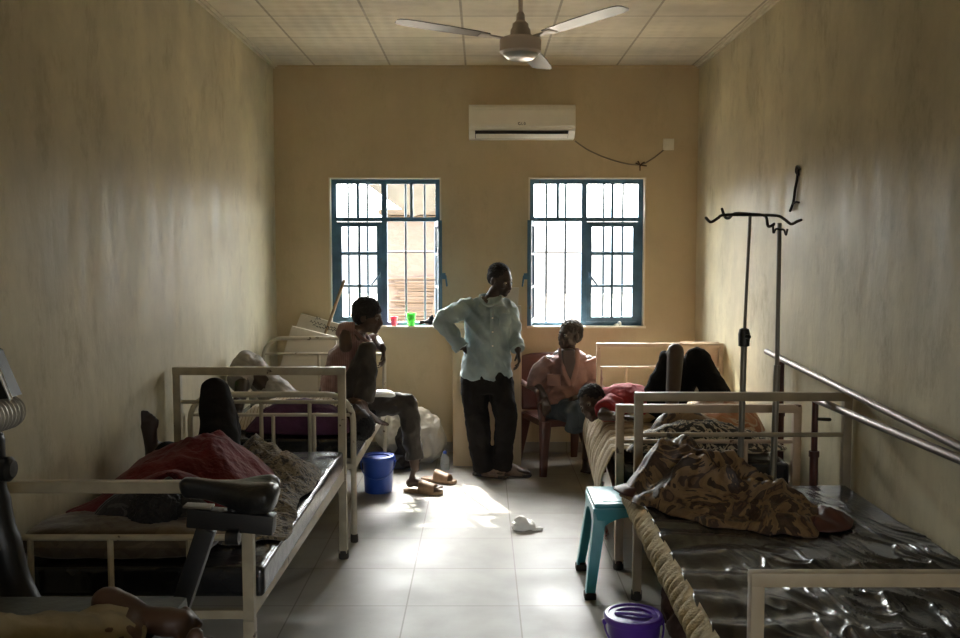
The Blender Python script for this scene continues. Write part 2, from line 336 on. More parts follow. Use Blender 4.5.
# ------------------------------------------------------------ mesh builder
class MB:
    def __init__(s): s.v = []; s.f = []
    def add(s, vs, fs):
        o = len(s.v); s.v += [V(v) for v in vs]; s.f += [tuple(i+o for i in f) for f in fs]; return s
    def box(s, c, size, rot=None, bev=0):
        c = V(c); hx, hy, hz = [q/2 for q in size]
        R = rot if isinstance(rot, Matrix) else (Euler(rot).to_matrix() if rot else Matrix.Identity(3))
        if bev:
            bm = bmesh.new(); bmesh.ops.create_cube(bm, size=1)
            bmesh.ops.scale(bm, vec=size, verts=bm.verts)
            bmesh.ops.bevel(bm, geom=bm.edges[:], offset=bev, segments=2, affect='EDGES', profile=.7)
            vs = [c + R @ v.co for v in bm.verts]; fs = [[v.index for v in f.verts] for f in bm.faces]; bm.free()
            return s.add(vs, fs)
        vs = [c + R @ V((x*hx, y*hy, z*hz)) for x in (-1, 1) for y in (-1, 1) for z in (-1, 1)]
        return s.add(vs, [(0, 1, 3, 2), (4, 6, 7, 5), (0, 4, 5, 1), (2, 3, 7, 6), (0, 2, 6, 4), (1, 5, 7, 3)])
    def loft(s, pts, ra, rb=None, side=V((1, 0, 0)), seg=14, cap='round', closed=False):
        """elliptic rings along a path; ra along side, rb across"""
        pts = [V(p) for p in pts]; n = len(pts)
        ra = list(ra) if isinstance(ra, (list, tuple)) else [ra]*n
        rb = list(rb) if isinstance(rb, (list, tuple)) else ([rb]*n if rb is not None else list(ra))
        side = V(side)
        if cap == 'round' and not closed:
            t0 = (pts[0]-pts[1]).normalized(); t1 = (pts[-1]-pts[-2]).normalized()
            P, a, b = [], [], []
            m0 = min(ra[0], rb[0]); m1 = min(ra[-1], rb[-1])
            for k in (85, 60, 30): q = math.radians(k); P.append(pts[0]+t0*m0*math.sin(q)); a.append(ra[0]*math.cos(q)); b.append(rb[0]*math.cos(q))
            P += pts; a += ra; b += rb
            for k in (30, 60, 85): q = math.radians(k); P.append(pts[-1]+t1*m1*math.sin(q)); a.append(ra[-1]*math.cos(q)); b.append(rb[-1]*math.cos(q))
            pts, ra, rb = P, a, b; n = len(pts)
        vs = []
        u = side
        for i, p in enumerate(pts):
            if closed: t = (pts[(i+1) % n]-pts[i-1]).normalized()
            else: t = (pts[min(i+1, n-1)]-pts[max(i-1, 0)]).normalized()
            uu = u - t*u.dot(t)
            if uu.length < 1e-3: uu = t.orthogonal()
            uu.normalize(); u = uu if side.length < 1e-6 else uu; w_ = t.cross(uu)
            for k in range(seg):
                q = 2*math.pi*k/seg; vs.append(p+uu*ra[i]*math.cos(q)+w_*rb[i]*math.sin(q))
        fs = []
        for i in range(n if closed else n-1):
            j = (i+1) % n
            for k in range(seg):
                l = (k+1) % seg; fs.append((i*seg+k, i*seg+l, j*seg+l, j*seg+k))
        if not closed: fs += [tuple(reversed(range(seg))), tuple((n-1)*seg+k for k in range(seg))]
        return s.add(vs, fs)
    def cone(s, p1, r1, p2, r2, seg=12, cap='round'):
        return s.loft([p1, V(p1).lerp(V(p2), .5), p2], [r1, (r1+r2)/2, r2], seg=seg, cap=cap, side=(V(p2)-V(p1)).orthogonal())
    def tube(s, pts, r, seg=10, cap='flat', closed=False):
        pts = [V(p) for p in pts]
        return s.loft(pts, r, seg=seg, cap=cap, closed=closed, side=(pts[1]-pts[0]).orthogonal().normalized())
    def ell(s, c, rad, R=None, seg=16, rings=10):
        c = V(c); R = R or Matrix.Identity(3); vs = [c+R@V((0, 0, rad[2]))]; fs = []
        for i in range(1, rings):
            a = math.pi*i/rings
            for k in range(seg):
                q = 2*math.pi*k/seg; vs.append(c+R@V((rad[0]*math.sin(a)*math.cos(q), rad[1]*math.sin(a)*math.sin(q), rad[2]*math.cos(a))))
        vs.append(c+R@V((0, 0, -rad[2]))); e = len(vs)-1
        for k in range(seg):
            l = (k+1) % seg; fs.append((0, 1+k, 1+l)); fs.append((e, e-seg+l, e-seg+k))
            for i in range(rings-2): fs.append((1+i*seg+k, 1+(i+1)*seg+k, 1+(i+1)*seg+l, 1+i*seg+l))
        return s.add(vs, fs)
    def lathe(s, prof, c, seg=32, R=None):
        c = V(c); R = R or Matrix.Identity(3); vs = []; fs = []; n = len(prof)
        for (r, z) in prof:
            for k in range(seg): q = 2*math.pi*k/seg; vs.append(c+R@V((r*math.cos(q), r*math.sin(q), z)))
        for i in range(n-1):
            for k in range(seg): l = (k+1) % seg; fs.append((i*seg+k, i*seg+l, (i+1)*seg+l, (i+1)*seg+k))
        if prof[0][0] > 1e-4: fs.append(tuple(reversed(range(seg))))
        if prof[-1][0] > 1e-4: fs.append(tuple((n-1)*seg+k for k in range(seg)))
        return s.add(vs, fs)
    def prism(s, poly, axis, d0, d1):
        """extrude a 2D polygon; axis 'y': poly in x,z; 'x': poly in y,z; 'z': poly in x,y"""
        def P(a, b, d): return {'y': (a, d, b), 'x': (d, a, b), 'z': (a, b, d)}[axis]
        n = len(poly)
        vs = [P(a, b, d0) for a, b in poly]+[P(a, b, d1) for a, b in poly]
        return s.add(vs, [tuple(range(n)), tuple(reversed(range(n, 2*n)))]+[(i, i+n, (i+1) % n+n, (i+1) % n) for i in range(n)])
    def mesh(s, name):
        me = bpy.data.meshes.new(name); me.from_pydata([tuple(v) for v in s.v], [], s.f); me.update()
        bm = bmesh.new(); bm.from_mesh(me); bmesh.ops.recalc_face_normals(bm, faces=bm.faces); bm.to_mesh(me); bm.free()
        return me
    def build(s, name, m, parent=None, smooth=True, ang=40, loc=None):
        me = s.mesh(name)
        if loc is not None: me.transform(Matrix.Translation(-V(loc)))
        me.materials.append(m)
        if smooth:
            me.polygons.foreach_set('use_smooth', [True]*len(me.polygons))
            try: me.set_sharp_from_angle(angle=math.radians(ang))
            except Exception: pass
        o = bpy.data.objects.new(name, me); C.objects.link(o)
        if loc is not None: o.location = loc
        adopt(o, parent)
        return o

def fold_disp(amp, freq, axis=(1, 1, 1), seed=0, ridged=True):
    ax = V(axis); off = V((seed*7.3, seed*3.1, seed*5.7))
    def f(p):
        q = V((p.x*ax.x, p.y*ax.y, p.z*ax.z))*freq+off
        n = noise.noise(q)
        if ridged: n = .5-abs(n)*2
        return amp*(n+.4*noise.noise(q*2.3))
    return f

def remesh(mb, name, m, parent=None, voxel=.007, smooth=4, disp=None, loc=None):
    me = mb.mesh(name+'_raw'); o = bpy.data.objects.new('tmp', me); C.objects.link(o)
    r = o.modifiers.new('r', 'REMESH'); r.mode = 'VOXEL'; r.voxel_size = voxel; r.use_smooth_shade = True
    if smooth: q = o.modifiers.new('s', 'SMOOTH'); q.iterations = smooth; q.factor = .5
    dg = bpy.context.evaluated_depsgraph_get(); dg.update()
    me2 = bpy.data.meshes.new_from_object(o.evaluated_get(dg)); me2.name = name
    bpy.data.objects.remove(o); bpy.data.meshes.remove(me)
    if disp:
        ns = [v.normal.copy() for v in me2.vertices]
        for v, nrm in zip(me2.vertices, ns):
            v.co += nrm*disp(v.co)
    me2.materials.clear(); me2.materials.append(m)
    me2.polygons.foreach_set('use_smooth', [True]*len(me2.polygons)); me2.update()
    if loc is not None: me2.transform(Matrix.Translation(-V(loc)))
    o = bpy.data.objects.new(name, me2); C.objects.link(o)
    if loc is not None: o.location = loc
    adopt(o, parent)
    return o

def bez(p0, p1, p2, p3, n=10):
    return [V(p0)*(1-t)**3+V(p1)*3*t*(1-t)**2+V(p2)*3*t*t*(1-t)+V(p3)*t**3 for t in [i/n for i in range(n+1)]]
def catmull(pts, n=6, closed=False):
    pts = [V(p) for p in pts]; out = []; N = len(pts)
    for i in range(N if closed else N-1):
        if closed: a, b, c, d = pts[i-1], pts[i], pts[(i+1) % N], pts[(i+2) % N]
        else: a, b, c, d = pts[max(i-1, 0)], pts[i], pts[i+1], pts[min(i+2, N-1)]
        for k in range(n):
            t = k/n; out.append(.5*((2*b)+(c-a)*t+(2*a-5*b+4*c-d)*t*t+(3*b-a-3*c+d)*t**3))
    if not closed: out.append(pts[-1])
    return out

def sheet(name, fn, nu, nv, m, parent=None, thick=.008, loc=None, closed_u=False):
    """grid cloth from fn(u,v)->Vector with real thickness"""
    vs = [fn(i/nu, j/nv) for j in range(nv+1) for i in range(nu+1)]
    fs = [(j*(nu+1)+i, j*(nu+1)+i+1, (j+1)*(nu+1)+i+1, (j+1)*(nu+1)+i) for j in range(nv) for i in range(nu)]
    me = bpy.data.meshes.new(name); me.from_pydata([tuple(v) for v in vs], [], fs); me.update()
    if thick:
        ns = [v.normal.copy() for v in me.vertices]; N = len(vs); W = nu+1
        vs2 = [V(p)-n*thick for p, n in zip(vs, ns)]
        rim = list(range(0, nu))+[j*W+nu for j in range(nv)]+[nv*W+i for i in range(nu, 0, -1)]+[j*W for j in range(nv, 0, -1)]
        f2 = fs+[tuple(i+N for i in reversed(f)) for f in fs]+[(rim[k], rim[k]+N, rim[(k+1) % len(rim)]+N, rim[(k+1) % len(rim)]) for k in range(len(rim))]
        bpy.data.meshes.remove(me); me = bpy.data.meshes.new(name); me.from_pydata([tuple(v) for v in list(vs)+vs2], [], f2); me.update()
    if loc is not None: me.transform(Matrix.Translation(-V(loc)))
    me.materials.append(m); me.polygons.foreach_set('use_smooth', [True]*len(me.polygons))
    o = bpy.data.objects.new(name, me); C.objects.link(o)
    if loc is not None: o.location = loc
    adopt(o, parent); return o

def ridge(x, y, z=0, f=1.0, seed=0):
    n = noise.noise(V((x*f+seed*3.7, y*f-seed*2.1, z*f+seed)))
    return 1-min(1, abs(n)*2.6)

def heap(name, outline, hfun, m, parent=None, nr=46, na=110, thick=.006, loc=None, rough=.05, seed=1, curl=.02):
    """a crumpled cloth: star-shaped outline (world xy), height hfun(x,y,t) above z, t=0 centre .. 1 rim"""
    P = catmull([V((x, y, 0)) for x, y in outline], 12, True)
    c = sum(P, V())/len(P)
    def fn(u, v):
        k = u*len(P); i = int(k) % len(P); f = k-int(k)
        e = P[i].lerp(P[(i+1) % len(P)], f)
        wob = 1+rough*noise.noise(V((e.x*9+seed, e.y*9, 0)))*2.2*v
        p = c+(e-c)*v*wob
        p.z = hfun(p.x, p.y, v)
        return p
    return sheet(name, fn, na, nr, m, parent, thick, loc)

# ============================================================ THE SETTING
def struct(name, mb, m, smooth=False, parent=None, bev=None):
    o = mb.build(name, m, parent, smooth); o['kind'] = 'structure'; return o
def slab(name, x0, x1, y0, y1, z0, z1, m, parent=None):
    return struct(name, MB().box(((x0+x1)/2, (y0+y1)/2, (z0+z1)/2), (x1-x0, y1-y0, z1-z0)), m, parent=parent)
W1 = (-1.268, -.335, 1.056, 2.31); W2 = (.39, 1.365, 1.056, 2.31)
slab('floor', XL-.15, XR+.15, YF-.15, YB+WT, -.1, 0, M['floor'])
slab('ceiling', XL-.15, XR+.15, YF-.15, YB+WT, ZC, ZC+.1, M['ceiling'])
slab('wall_left', XL-.15, XL, YF-.15, YB+WT, 0, ZC, M['wall_side'])
slab('wall_right', XR, XR+.15, YF-.15, YB+WT, 0, ZC, M['wall_side'])
def holed(name, y0, y1, holes, m):
    mb = MB(); xs = sorted({XL, XR, *[h[0] for h in holes], *[h[1] for h in holes]}); zs = sorted({0, ZC, *[h[2] for h in holes], *[h[3] for h in holes]})
    for i in range(len(xs)-1):
        for j in range(len(zs)-1):
            cx, cz = (xs[i]+xs[i+1])/2, (zs[j]+zs[j+1])/2
            if any(h[0] < cx < h[1] and h[2] < cz < h[3] for h in holes): continue
            mb.box((cx, (y0+y1)/2, cz), (xs[i+1]-xs[i], y1-y0, zs[j+1]-zs[j]))
    return struct(name, mb, m)
holed('wall_back', YB, YB+WT, [W1, W2], M['wall_back'])
holed('wall_front', YF-.15, YF, [(.45, 1.35, 0, 2.1)], M['wall_side'])
# pale plaster reveals and sills
for k, Wn in enumerate((W1, W2)):
    x0, x1, z0, z1 = Wn; r = MB(); e = .012
    r.box((x0+e/2, YB+WT/2-.004, (z0+z1)/2), (e, WT+.008, z1-z0)); r.box((x1-e/2, YB+WT/2-.004, (z0+z1)/2), (e, WT+.008, z1-z0))
    r.box(((x0+x1)/2, YB+WT/2-.004, z1-e/2), (x1-x0, WT+.008, e))
    r.box(((x0+x1)/2, YB+WT/2-.012, z0+.008), (x1-x0+.02, WT+.024, .016))
    struct('trim_%d' % (k+1), r, M['reveal'])
for k, (x, s) in enumerate(((XL, 1), (XR, -1))):
    struct('trim_%d' % (k+3), MB().box((x+s*.009, (YF+YB)/2, ZC-.012), (.018, YB-YF, .024)).box((x+s*.02, (YF+YB)/2, ZC-.005), (.04, YB-YF, .01)), M['cream_trim'])
struct('trim_5', MB().box(((XL+XR)/2, YB-.009, ZC-.010), (XR-XL-.08, .018, .020)), M['wall_back'])
struct('baseboard_back', MB().box(((XL+XR)/2, YB-.005, .045), (XR-XL-.04, .010, .09)), M['floor'])

def px2x(px, Y): return (px-481.5)/FPX*Y
def window(idx, Wn, fl, cen, sub, tz, open_left, bars, cas):
    YW = YB+.085
    X = lambda p: px2x(p, YW)
    Z = lambda y: A(481.5, y, YW).z
    x0, x1, z0, z1 = Wn; x0 += .012; x1 -= .012; z0 += .016; z1 -= .012
    d = .045; c = X(cen); zt = Z(219.5)
    fr = MB(); fw = .039
    def hb(xa, xb, z, t, dd=d, mb=fr, y=YW): mb.box(((xa+xb)/2, y, z), (xb-xa, dd, t))
    def vb(x, za, zb, t, dd=d, mb=fr, y=YW): mb.box((x, y, (za+zb)/2), (t, dd, zb-za))
    vb(x0+fw/2, z0, z1, fw); vb(x1-fw/2, z0, z1, fw); hb(x0+fw, x1-fw, z1-fw/2, fw); hb(x0+fw, x1-fw, z0+.015, .03)
    vb(c, z0+.03, z1-fw, .045); hb(x0+fw, c-.0225, zt, .034); hb(c+.0225, x1-fw, zt, .034)
    for s_ in sub: vb(X(s_), zt+.017, z1-fw, .024, .03)
    f = struct('window_%d' % idx, fr, M['blue'])
    # transom panes
    cuts = [x0+fw, X(sub[0]), c, X(sub[1]), x1-fw]
    for a, b in zip(cuts, cuts[1:]):
        g = MB().box(((a+b)/2, YW+.004, (zt+z1-fw)/2), (b-a-.004, .004, z1-fw-zt-.02)); g.build('pane', M['glass'], f, False)
    # closed casement with glazing bars
    xa, xb = (c+.0225, x1-fw) if open_left else (x0+fw, c-.0225)
    za, zb = z0+.032, zt-.02
    def casement(T, nm):
        s_ = MB(); w_, h_ = xb-xa, zb-za; t = .042
        for q in (t/2, w_-t/2): s_.box((q, 0, h_/2), (t, .032, h_))
        for q in (t/2, h_-t/2): s_.box((w_/2, 0, q), (w_-2*t, .032, t))
        s_.box((w_/2, 0, h_/2), (.02, .024, h_-2*t))
        for q in (cas[0], cas[1]): s_.box((w_/2, 0, q*h_), (w_-2*t, .026, .02))
        g = MB().box((w_/2, .004, h_/2), (w_-2*t, .004, h_-2*t))
        hd = MB().box((w_-t/2, -.03, h_*.47), (.02, .03, .05), bev=.004).cone((w_-t/2, -.045, h_*.47), .008, (w_-t/2-.06, -.06, h_*.47-.08), .007)
        for q in (s_, g, hd): q.v = [T @ v for v in q.v]
        so = s_.build('casement', M['blue'], f, False); g.build('pane', M['glass'], so, False); hd.build('handle', M['blue'], so)
    if open_left:
        casement(Matrix.Translation((xb, YW-.014, za)) @ Matrix.Diagonal((-1, 1, 1, 1)), 0)
        T = Matrix.Translation((x0+.030, YW-.03, za)) @ Matrix.Rotation(math.radians(-97), 4, 'Z')
        casement(T, 1)
    else:
        casement(Matrix.Translation((xa, YW-.014, za)), 0)
        T = Matrix.Translation((x1-.030, YW-.03, za)) @ Matrix.Rotation(math.radians(97), 4, 'Z') @ Matrix.Diagonal((-1, 1, 1, 1))
        casement(T, 1)
    for b in bars:
        xx = px2x(b, YB+.135)
        MB().tube([(xx, YB+.135, z0), (xx, YB+.135, z1)], .0105, 8).build('security_bar', M['bar'], f)
    MB().tube([(x0, YB+.147, Z(252)), (x1, YB+.147, Z(252))], .008, 8).build('security_bar', M['bar'], f)
    return f
wA = window(1, W1, 333, 385, (358.7, 412), 219, False, (349, 368, 386, 406, 425), (.36, .68))
wB = window(2, W2, 531, 583.5, (557.3, 611.5), 219, True, (546, 565, 584, 603, 622), (.36, .68))

# outside: packed dirt, a mud building with straw mat, a tarpaulin awning
slab('ground', -14, 14, YB+WT+.01, 40, -.35, -.12, M['dirt'])
slab('terrace', -6, 8, -9, YF-.16, -.14, -.02, M['dirt'])
shed = thing('mud_shed', 'mud brick shed with a dry grass mat seen through the left window', 'shed', (-.55, 12.3, -.12))
px = lambda x, Y: px2x(x, Y)
MB().box((-.35, 12.6, 1.02), (1.75, .9, 2.28), bev=.04).build('wall', M['mud'], shed)
MB().box((-.35, 12.6, 2.2), (1.95, 1.1, .07), bev=.01).build('roof', M['thatch'], shed)
mt = MB()
for i in range(34): mt.cone((-1.22+.3*random.random(), 12.10+.03*random.random(), .15+i*.036), .02, (.5, 12.10+.03*random.random(), .10+i*.036+.09*random.random()), .02, 6)
mt.build('straw_mat', M['thatch'], shed)
mt = MB()
for xx, lean in ((-.74, .22),): mt.cone((xx, 11.9, -.12), .018, (xx+lean, 12.0, 1.75), .015, 8)
mt.build('leaning_stick', M['thatch'], shed)
tp = MB()
P = [A(366, 184, 10.6), A(412, 217, 10.6), A(452, 205, 10.6), A(452, 150, 10.6), A(366, 150, 10.6)]
tp.prism([(p.x, p.z) for p in P], 'y', 10.58, 10.64)
aw = thing('tarpaulin_awning', 'grey tarpaulin awning sagging outside the top of the left window', 'awning', (-.5, 10.6, -.12))
tp.build('canopy', M['tarp'], aw, False)
for xx in (-.36,): MB().cone((xx, 10.68, -.12), .025, (xx, 10.68, 2.9), .022, 8).build('pole', M['wood'], aw)

# ============================================================ CEILING FAN, AIR CONDITIONER, SOCKET
fan = thing('ceiling_fan', 'taupe three-bladed ceiling fan hanging on a rod', 'ceiling fan', (.205, 5.0, ZC))
fx, fy, fz = .205, 5.0, 2.795
MB().tube([(fx, fy, fz+.05), (fx, fy, ZC-.05)], .0125, 12).build('rod', M['fan_metal'], fan)
MB().lathe([(.012, -.09), (.03, -.085), (.055, -.02), (.06, 0)], (fx, fy, ZC), 24).build('ceiling_canopy', M['fan_metal'], fan)
MB().lathe([(.014, .165), (.022, .155), (.024, .12), (.042, .105), (.044, .085), (.052, .075), (.056, .03), (.062, .02)], (fx, fy, fz-.01), 28).build('bracket_cover', M['fan_metal'], fan)
MB().lathe([(.05, .034), (.100, .030), (.108, .022), (.110, .016), (.110, -.040), (.106, -.044), (.098, -.046), (.085, -.062), (.058, -.078), (.001, -.080)], (fx, fy, fz-.01), 36).build('motor_housing', M['fan_light'], fan)
MB().lathe([(.094, -.052), (.092, -.058), (.066, -.078), (.060, -.080)], (fx, fy, fz-.01), 30).build('hub_cap', M['chrome'], fan)
TILT = {76: 6, 197: 0, 316: 0}
for ang in (76, 197, 316):
    a = math.radians(ang); R = Matrix.Rotation(a, 3, 'Z'); tilt = Matrix.Rotation(math.radians(TILT[ang]), 3, 'X'); droop = Matrix.Rotation(math.radians(2.0 if ang == 76 else -4.5), 3, 'Y')
    br = MB().box((0.145, 0, .004), (.12, .035, .008), bev=.002).box((.20, 0, .004), (.05, .07, .007), bev=.002)
    br.v = [R@(droop@(tilt@v))+V((fx, fy, fz+.004)) for v in br.v]; bo = br.build('blade_arm', M['fan_metal'], fan)
    b = MB(); n = 12; top = []; 
    prof = [(.18, .045), (.25, .055), (.40, .066), (.55, .066), (.62, .062), (.655, .05), (.668, .03)]
    poly = [(x, -w_) for x, w_ in prof]+[(x, w_) for x, w_ in reversed(prof)]
    b.prism(poly, 'z', 0, .004)
    b.v = [R@(droop@(tilt@v))+V((fx, fy, fz+.008)) for v in b.v]; b.build('blade', M['fan_blade'], bo, False)

ac = thing('air_conditioner', 'ivory wall-mounted split air conditioner above the windows', 'air conditioner', (.335, YB, 2.6))
x0, x1 = -.102, .757; zt, zb = 2.880, 2.612
b = MB().prism([(YB, zt), (YB-.17, zt-.004), (YB-.20, zt-.03), (YB-.205, zb+.075), (YB-.19, zb+.06), (YB-.19, zb+.055), (YB-.10, zb), (YB, zb)], 'x', x0, x1)
b.build('body', M['plastic_white'], ac, False)
MB().prism([(YB-.2, zt-.045), (YB-.212, zt-.05), (YB-.217, zb+.09), (YB-.205, zb+.085)], 'x', x0+.004, x1-.004).build('front_panel', M['plastic_white'], ac, False)
MB().prism([(YB-.191, zb+.056), (YB-.197, zb+.056), (YB-.118, zb+.002), (YB-.114, zb+.002)], 'x', x0+.05, x1-.055).build('air_outlet', M['plastic_grey'], ac, False)
fl = MB()
fl.prism([(YB-.190, zb+.030), (YB-.194, zb+.027), (YB-.150, zb-.001), (YB-.146, zb+.002)], 'x', x0+.055, x1-.06)
fl.build('louvre', M['plastic_white'], ac, False)
lg = MB(); c0 = A(519.5, 123.5, YB-.219)
lg.tube([c0+V((.010*math.cos(t*.5), -.0006, .010*math.sin(t*.5))) for t in range(2, 13)], .0022, 6)
lg.tube([c0+V((.018, 0, .010)), c0+V((.018, 0, -.009)), c0+V((.028, 0, -.009))], .002, 6)
lg.tube([c0+V((.048, 0, .006)), c0+V((.040, 0, .010)), c0+V((.035, 0, 0)), c0+V((.040, 0, -.009)), c0+V((.048, 0, -.007)), c0+V((.048, 0, 0)), c0+V((.042, 0, 0))], .002, 6)
lg.build('logo', M['plastic_grey'], ac)
cb = tag(MB().tube(catmull([A(575, 141, YB-.02), A(590, 151, YB-.008), A(615, 161, YB-.006), A(638, 165, YB-.006), A(652, 159, YB-.006), A(665, 149, YB-.008)], 6), .0055, 8).build('power_cable', M['cable']),
         'drooping grey cable between the air conditioner and the wall socket', 'cable')
kt = MB()
for q in ((-.02, .01), (.02, .015), (.0, -.03), (.03, -.005), (-.01, .02)): kt.tube(catmull([A(640, 165, YB-.006), A(640, 165, YB-.02)+V((q[0], 0, q[1])), A(640, 165, YB-.012)+V((q[0]*1.8, 0, q[1]*1.5))], 4), .005, 6)
kt.build('taped_joint', M['brown_cloth'], cb)
sk = thing('wall_socket', 'square ivory socket plate high on the back wall', 'socket', (1.55, YB, 2.58))
MB().box(A(668.5, 144.5, YB-.008), (.09, .016, .095), bev=.004).build('plate', M['plastic_white'], sk)
MB().box(A(667, 146, YB-.02), (.028, .014, .03), bev=.003).build('plug', M['plastic_white'], sk)
# cord hanging on the right wall
strap = thing('hanging_cord', 'dark knotted cord hanging from a nail on the right wall', 'cord', (XR, 5.4, 2.16))
def onwall(px_, py_, off=.010):
    p = A(px_, py_, 5); t = (XR-off)/p.x; return V((XR-off, p.y*t, CAMH+(p.z-CAMH)*t))
MB().tube(catmull([onwall(798, 167), onwall(797.2, 178), onwall(795, 190), onwall(793.5, 202), onwall(790, 211)], 5), .008, 8).build('cord', M['dark_cloth'], strap)
MB().tube(catmull([onwall(800, 169, .02), onwall(797, 166, .012), onwall(796, 172), onwall(798.5, 175), onwall(797, 170, .018)], 5), .006, 6).build('knot', M['dark_cloth'], strap)
MB().tube(catmull([onwall(793, 204, .014), onwall(796, 202, .022), onwall(799, 202.5, .016)], 5), .006, 6).build('loose_end', M['dark_cloth'], strap)

# ============================================================ BEDS
def sq(mb, a, b, t, t2=None):
    """square tube from a to b"""
    a, b = V(a), V(b); d = (b-a); L = d.length; R = d.to_track_quat('X', 'Z').to_matrix()
    mb.box((a+b)/2, (L, t2 or t, t), R, bev=min(t, t2 or t)*.16)
def bed(label, m, near, far, zr=(.44, .52), group=None, name='hospital_bed'):
    """near/far: dict x0,x1,y,zt,t,mid[(z,t)],up[(x,z0,z1)],round"""
    cx = (near['x0']+near['x1'])/2; root = thing(name, label, 'bed', (cx, (near['y']+far['y'])/2, 0), group)
    for e, nm in ((near, 'footboard' if near.get('foot') else 'headboard'), (far, 'headboard' if near.get('foot') else 'footboard')):
        x0, x1, y, zt, t = e['x0'], e['x1'], e['y'], e['zt'], e['t']; fr = MB()
        hz = zt-t/2
        if e.get('round'):
            r = e['round']
            pts = [(x0, y, zr[0]), (x0, y, hz-r-.02)]+[(x0+r-r*math.cos(q), y, hz-r+r*math.sin(q)) for q in [math.radians(k) for k in range(0, 91, 15)]]+\
                  [(x1-r+r*math.cos(q), y, hz-r+r*math.sin(q)) for q in [math.radians(k) for k in range(90, -1, -15)]]+[(x1, y, hz-r-.02), (x1, y, zr[0])]
            fr.tube(pts, t/2, 12)
        else:
            for x in (x0, x1): sq(fr, (x, y, zr[0]), (x, y, zt-t*.5), t*.96)
            sq(fr, (x0-t/2, y, hz), (x1+t/2, y, hz), t)
        h = fr.build(nm, m, root)
        for (z, tt) in e.get('mid', []):
            q = MB(); q.tube([(x0+t*.3, y, z), (x1-t*.3, y, z)], tt/2, 10); q.build('crossbar', m, h)
        for (x, za, zb) in e.get('up', []): MB().tube([(x, y, za), (x, y, zb)], .011, 8).build('upright', m, h)
        sq2 = MB(); sq(sq2, (x0, y, zr[0]+.02), (x1, y, zr[0]+.02), .03, .03); sq2.build('end_rail', m, root)
        for x in (x0, x1):
            lg = MB()
            if e.get('round'): lg.tube([(x, y, .03), (x, y, zr[0]+.001)], t/2, 12)
            else: sq(lg, (x, y, .03), (x, y, zr[0]+.001), t)
            l = lg.build('leg', m, root)
            MB().lathe([(t*.62, 0), (t*.66, .01), (t*.62, .045), (t*.4, .05)], (x, y, .0), 16).build('rubber_foot', M['dark_sole'], l)
    for a, b in (('x0', 'x0'), ('x1', 'x1')):
        s_ = MB(); xa, xb = near[a], far[b]; off = .012 if a == 'x0' else -.012
        s_.box(((xa+xb)/2+0, (near['y']+far['y'])/2, (zr[0]+zr[1])/2), (.022, math.hypot(xb-xa, far['y']-near['y'])-.02, zr[1]-zr[0]), (0, 0, -math.atan2(xb-xa, far['y']-near['y'])), bev=.003)
        s_.build('side_rail', m, root)
    for k in range(7):
        f = (k+.5)/7; y = near['y']+(far['y']-near['y'])*f; xa = near['x0']+(far['x0']-near['x0'])*f; xb = near['x1']+(far['x1']-near['x1'])*f
        MB().box(((xa+xb)/2, y, zr[1]-.03), (xb-xa-.03, .04, .012)).build('slat', m, root)
    return root
def mattress(label, x0, x1, y0, y1, z0, z1, m=None, dx=0, amp=.004, group=None, rnd=.02, seed=0, res=90):
    """vinyl covered foam block, softly wrinkled; dx shears the far end"""
    mb = MB(); nx, ny = res, int(res*(y1-y0)/(x1-x0)); 
    bm = bmesh.new(); bmesh.ops.create_cube(bm, size=1); bmesh.ops.scale(bm, vec=(x1-x0, y1-y0, z1-z0), verts=bm.verts)
    bmesh.ops.bevel(bm, geom=bm.edges[:], offset=rnd, segments=3, affect='EDGES', profile=.6)
    for ax, cnt in (('x', 26), ('y', 50)):
        for k in range(1, cnt):
            co = (-(x1-x0)/2+(x1-x0)*k/cnt, 0, 0) if ax == 'x' else (0, -(y1-y0)/2+(y1-y0)*k/cnt, 0)
            no = (1, 0, 0) if ax == 'x' else (0, 1, 0)
            bmesh.ops.bisect_plane(bm, geom=bm.verts[:]+bm.edges[:]+bm.faces[:], plane_co=co, plane_no=no)
    c = V(((x0+x1)/2, (y0+y1)/2, (z0+z1)/2))
    for v in bm.verts:
        p = v.co+c; f = (p.y-y0)/(y1-y0)
        if v.co.z > 0: p.z += amp*(ridge(p.x*1.2, p.y*4.5, 0, 1.3, seed)-.4)+amp*.8*noise.noise(p*6)
        p.x += dx*f; v.co = p
    vs = [v.co.copy() for v in bm.verts]; fs = [[v.index for v in f.verts] for f in bm.faces]; bm.free()
    o = MB().add(vs, fs).build('mattress', m or M['vinyl'], None, True, 60, loc=(c.x, c.y, z0))
    return tag(o, label, 'mattress', group)

# bed A : left, near
bed('chipped cream metal bed nearest on the left, square-cornered, with a red-covered patient', M['bed_cream'],
    dict(x0=-1.69, x1=-.795, y=3.12, zt=.922, t=.040, mid=[(.725, .022)], up=[(-1.54, .50, .72), (-1.267, .50, .72), (-.998, .50, .72)]),
    dict(x0=-1.665, x1=-.765, y=5.07, zt=1.068, t=.044, mid=[(.875, .022)], up=[(-1.209, .48, .87), (-.943, .48, .87)]))
mattress('black vinyl mattress of the near left bed, shiny bare far corner', -1.68, -.755, 3.16, 5.04, .50, .607, amp=.003, seed=2)
# bed B : left, far, tube frame
bed('aged ivory bed with rounded tube ends beneath the left window', M['bed_cream2'],
    dict(x0=-1.69, x1=-.745, y=5.36, zt=.888, t=.034, round=.15, mid=[(.752, .02)], up=[(-1.209, .46, .75), (-.972, .46, .75)]),
    dict(x0=-1.67, x1=-.745, y=7.1, zt=1.050, t=.030, round=.15, mid=[(.915, .02)], up=[(-1.245, .5, .91), (-.98, .5, .91)]), zr=(.43, .49))
mattress('black vinyl mattress on the rounded ivory bed below the window', -1.67, -.735, 5.40, 7.06, .485, .600, amp=.003, seed=3)
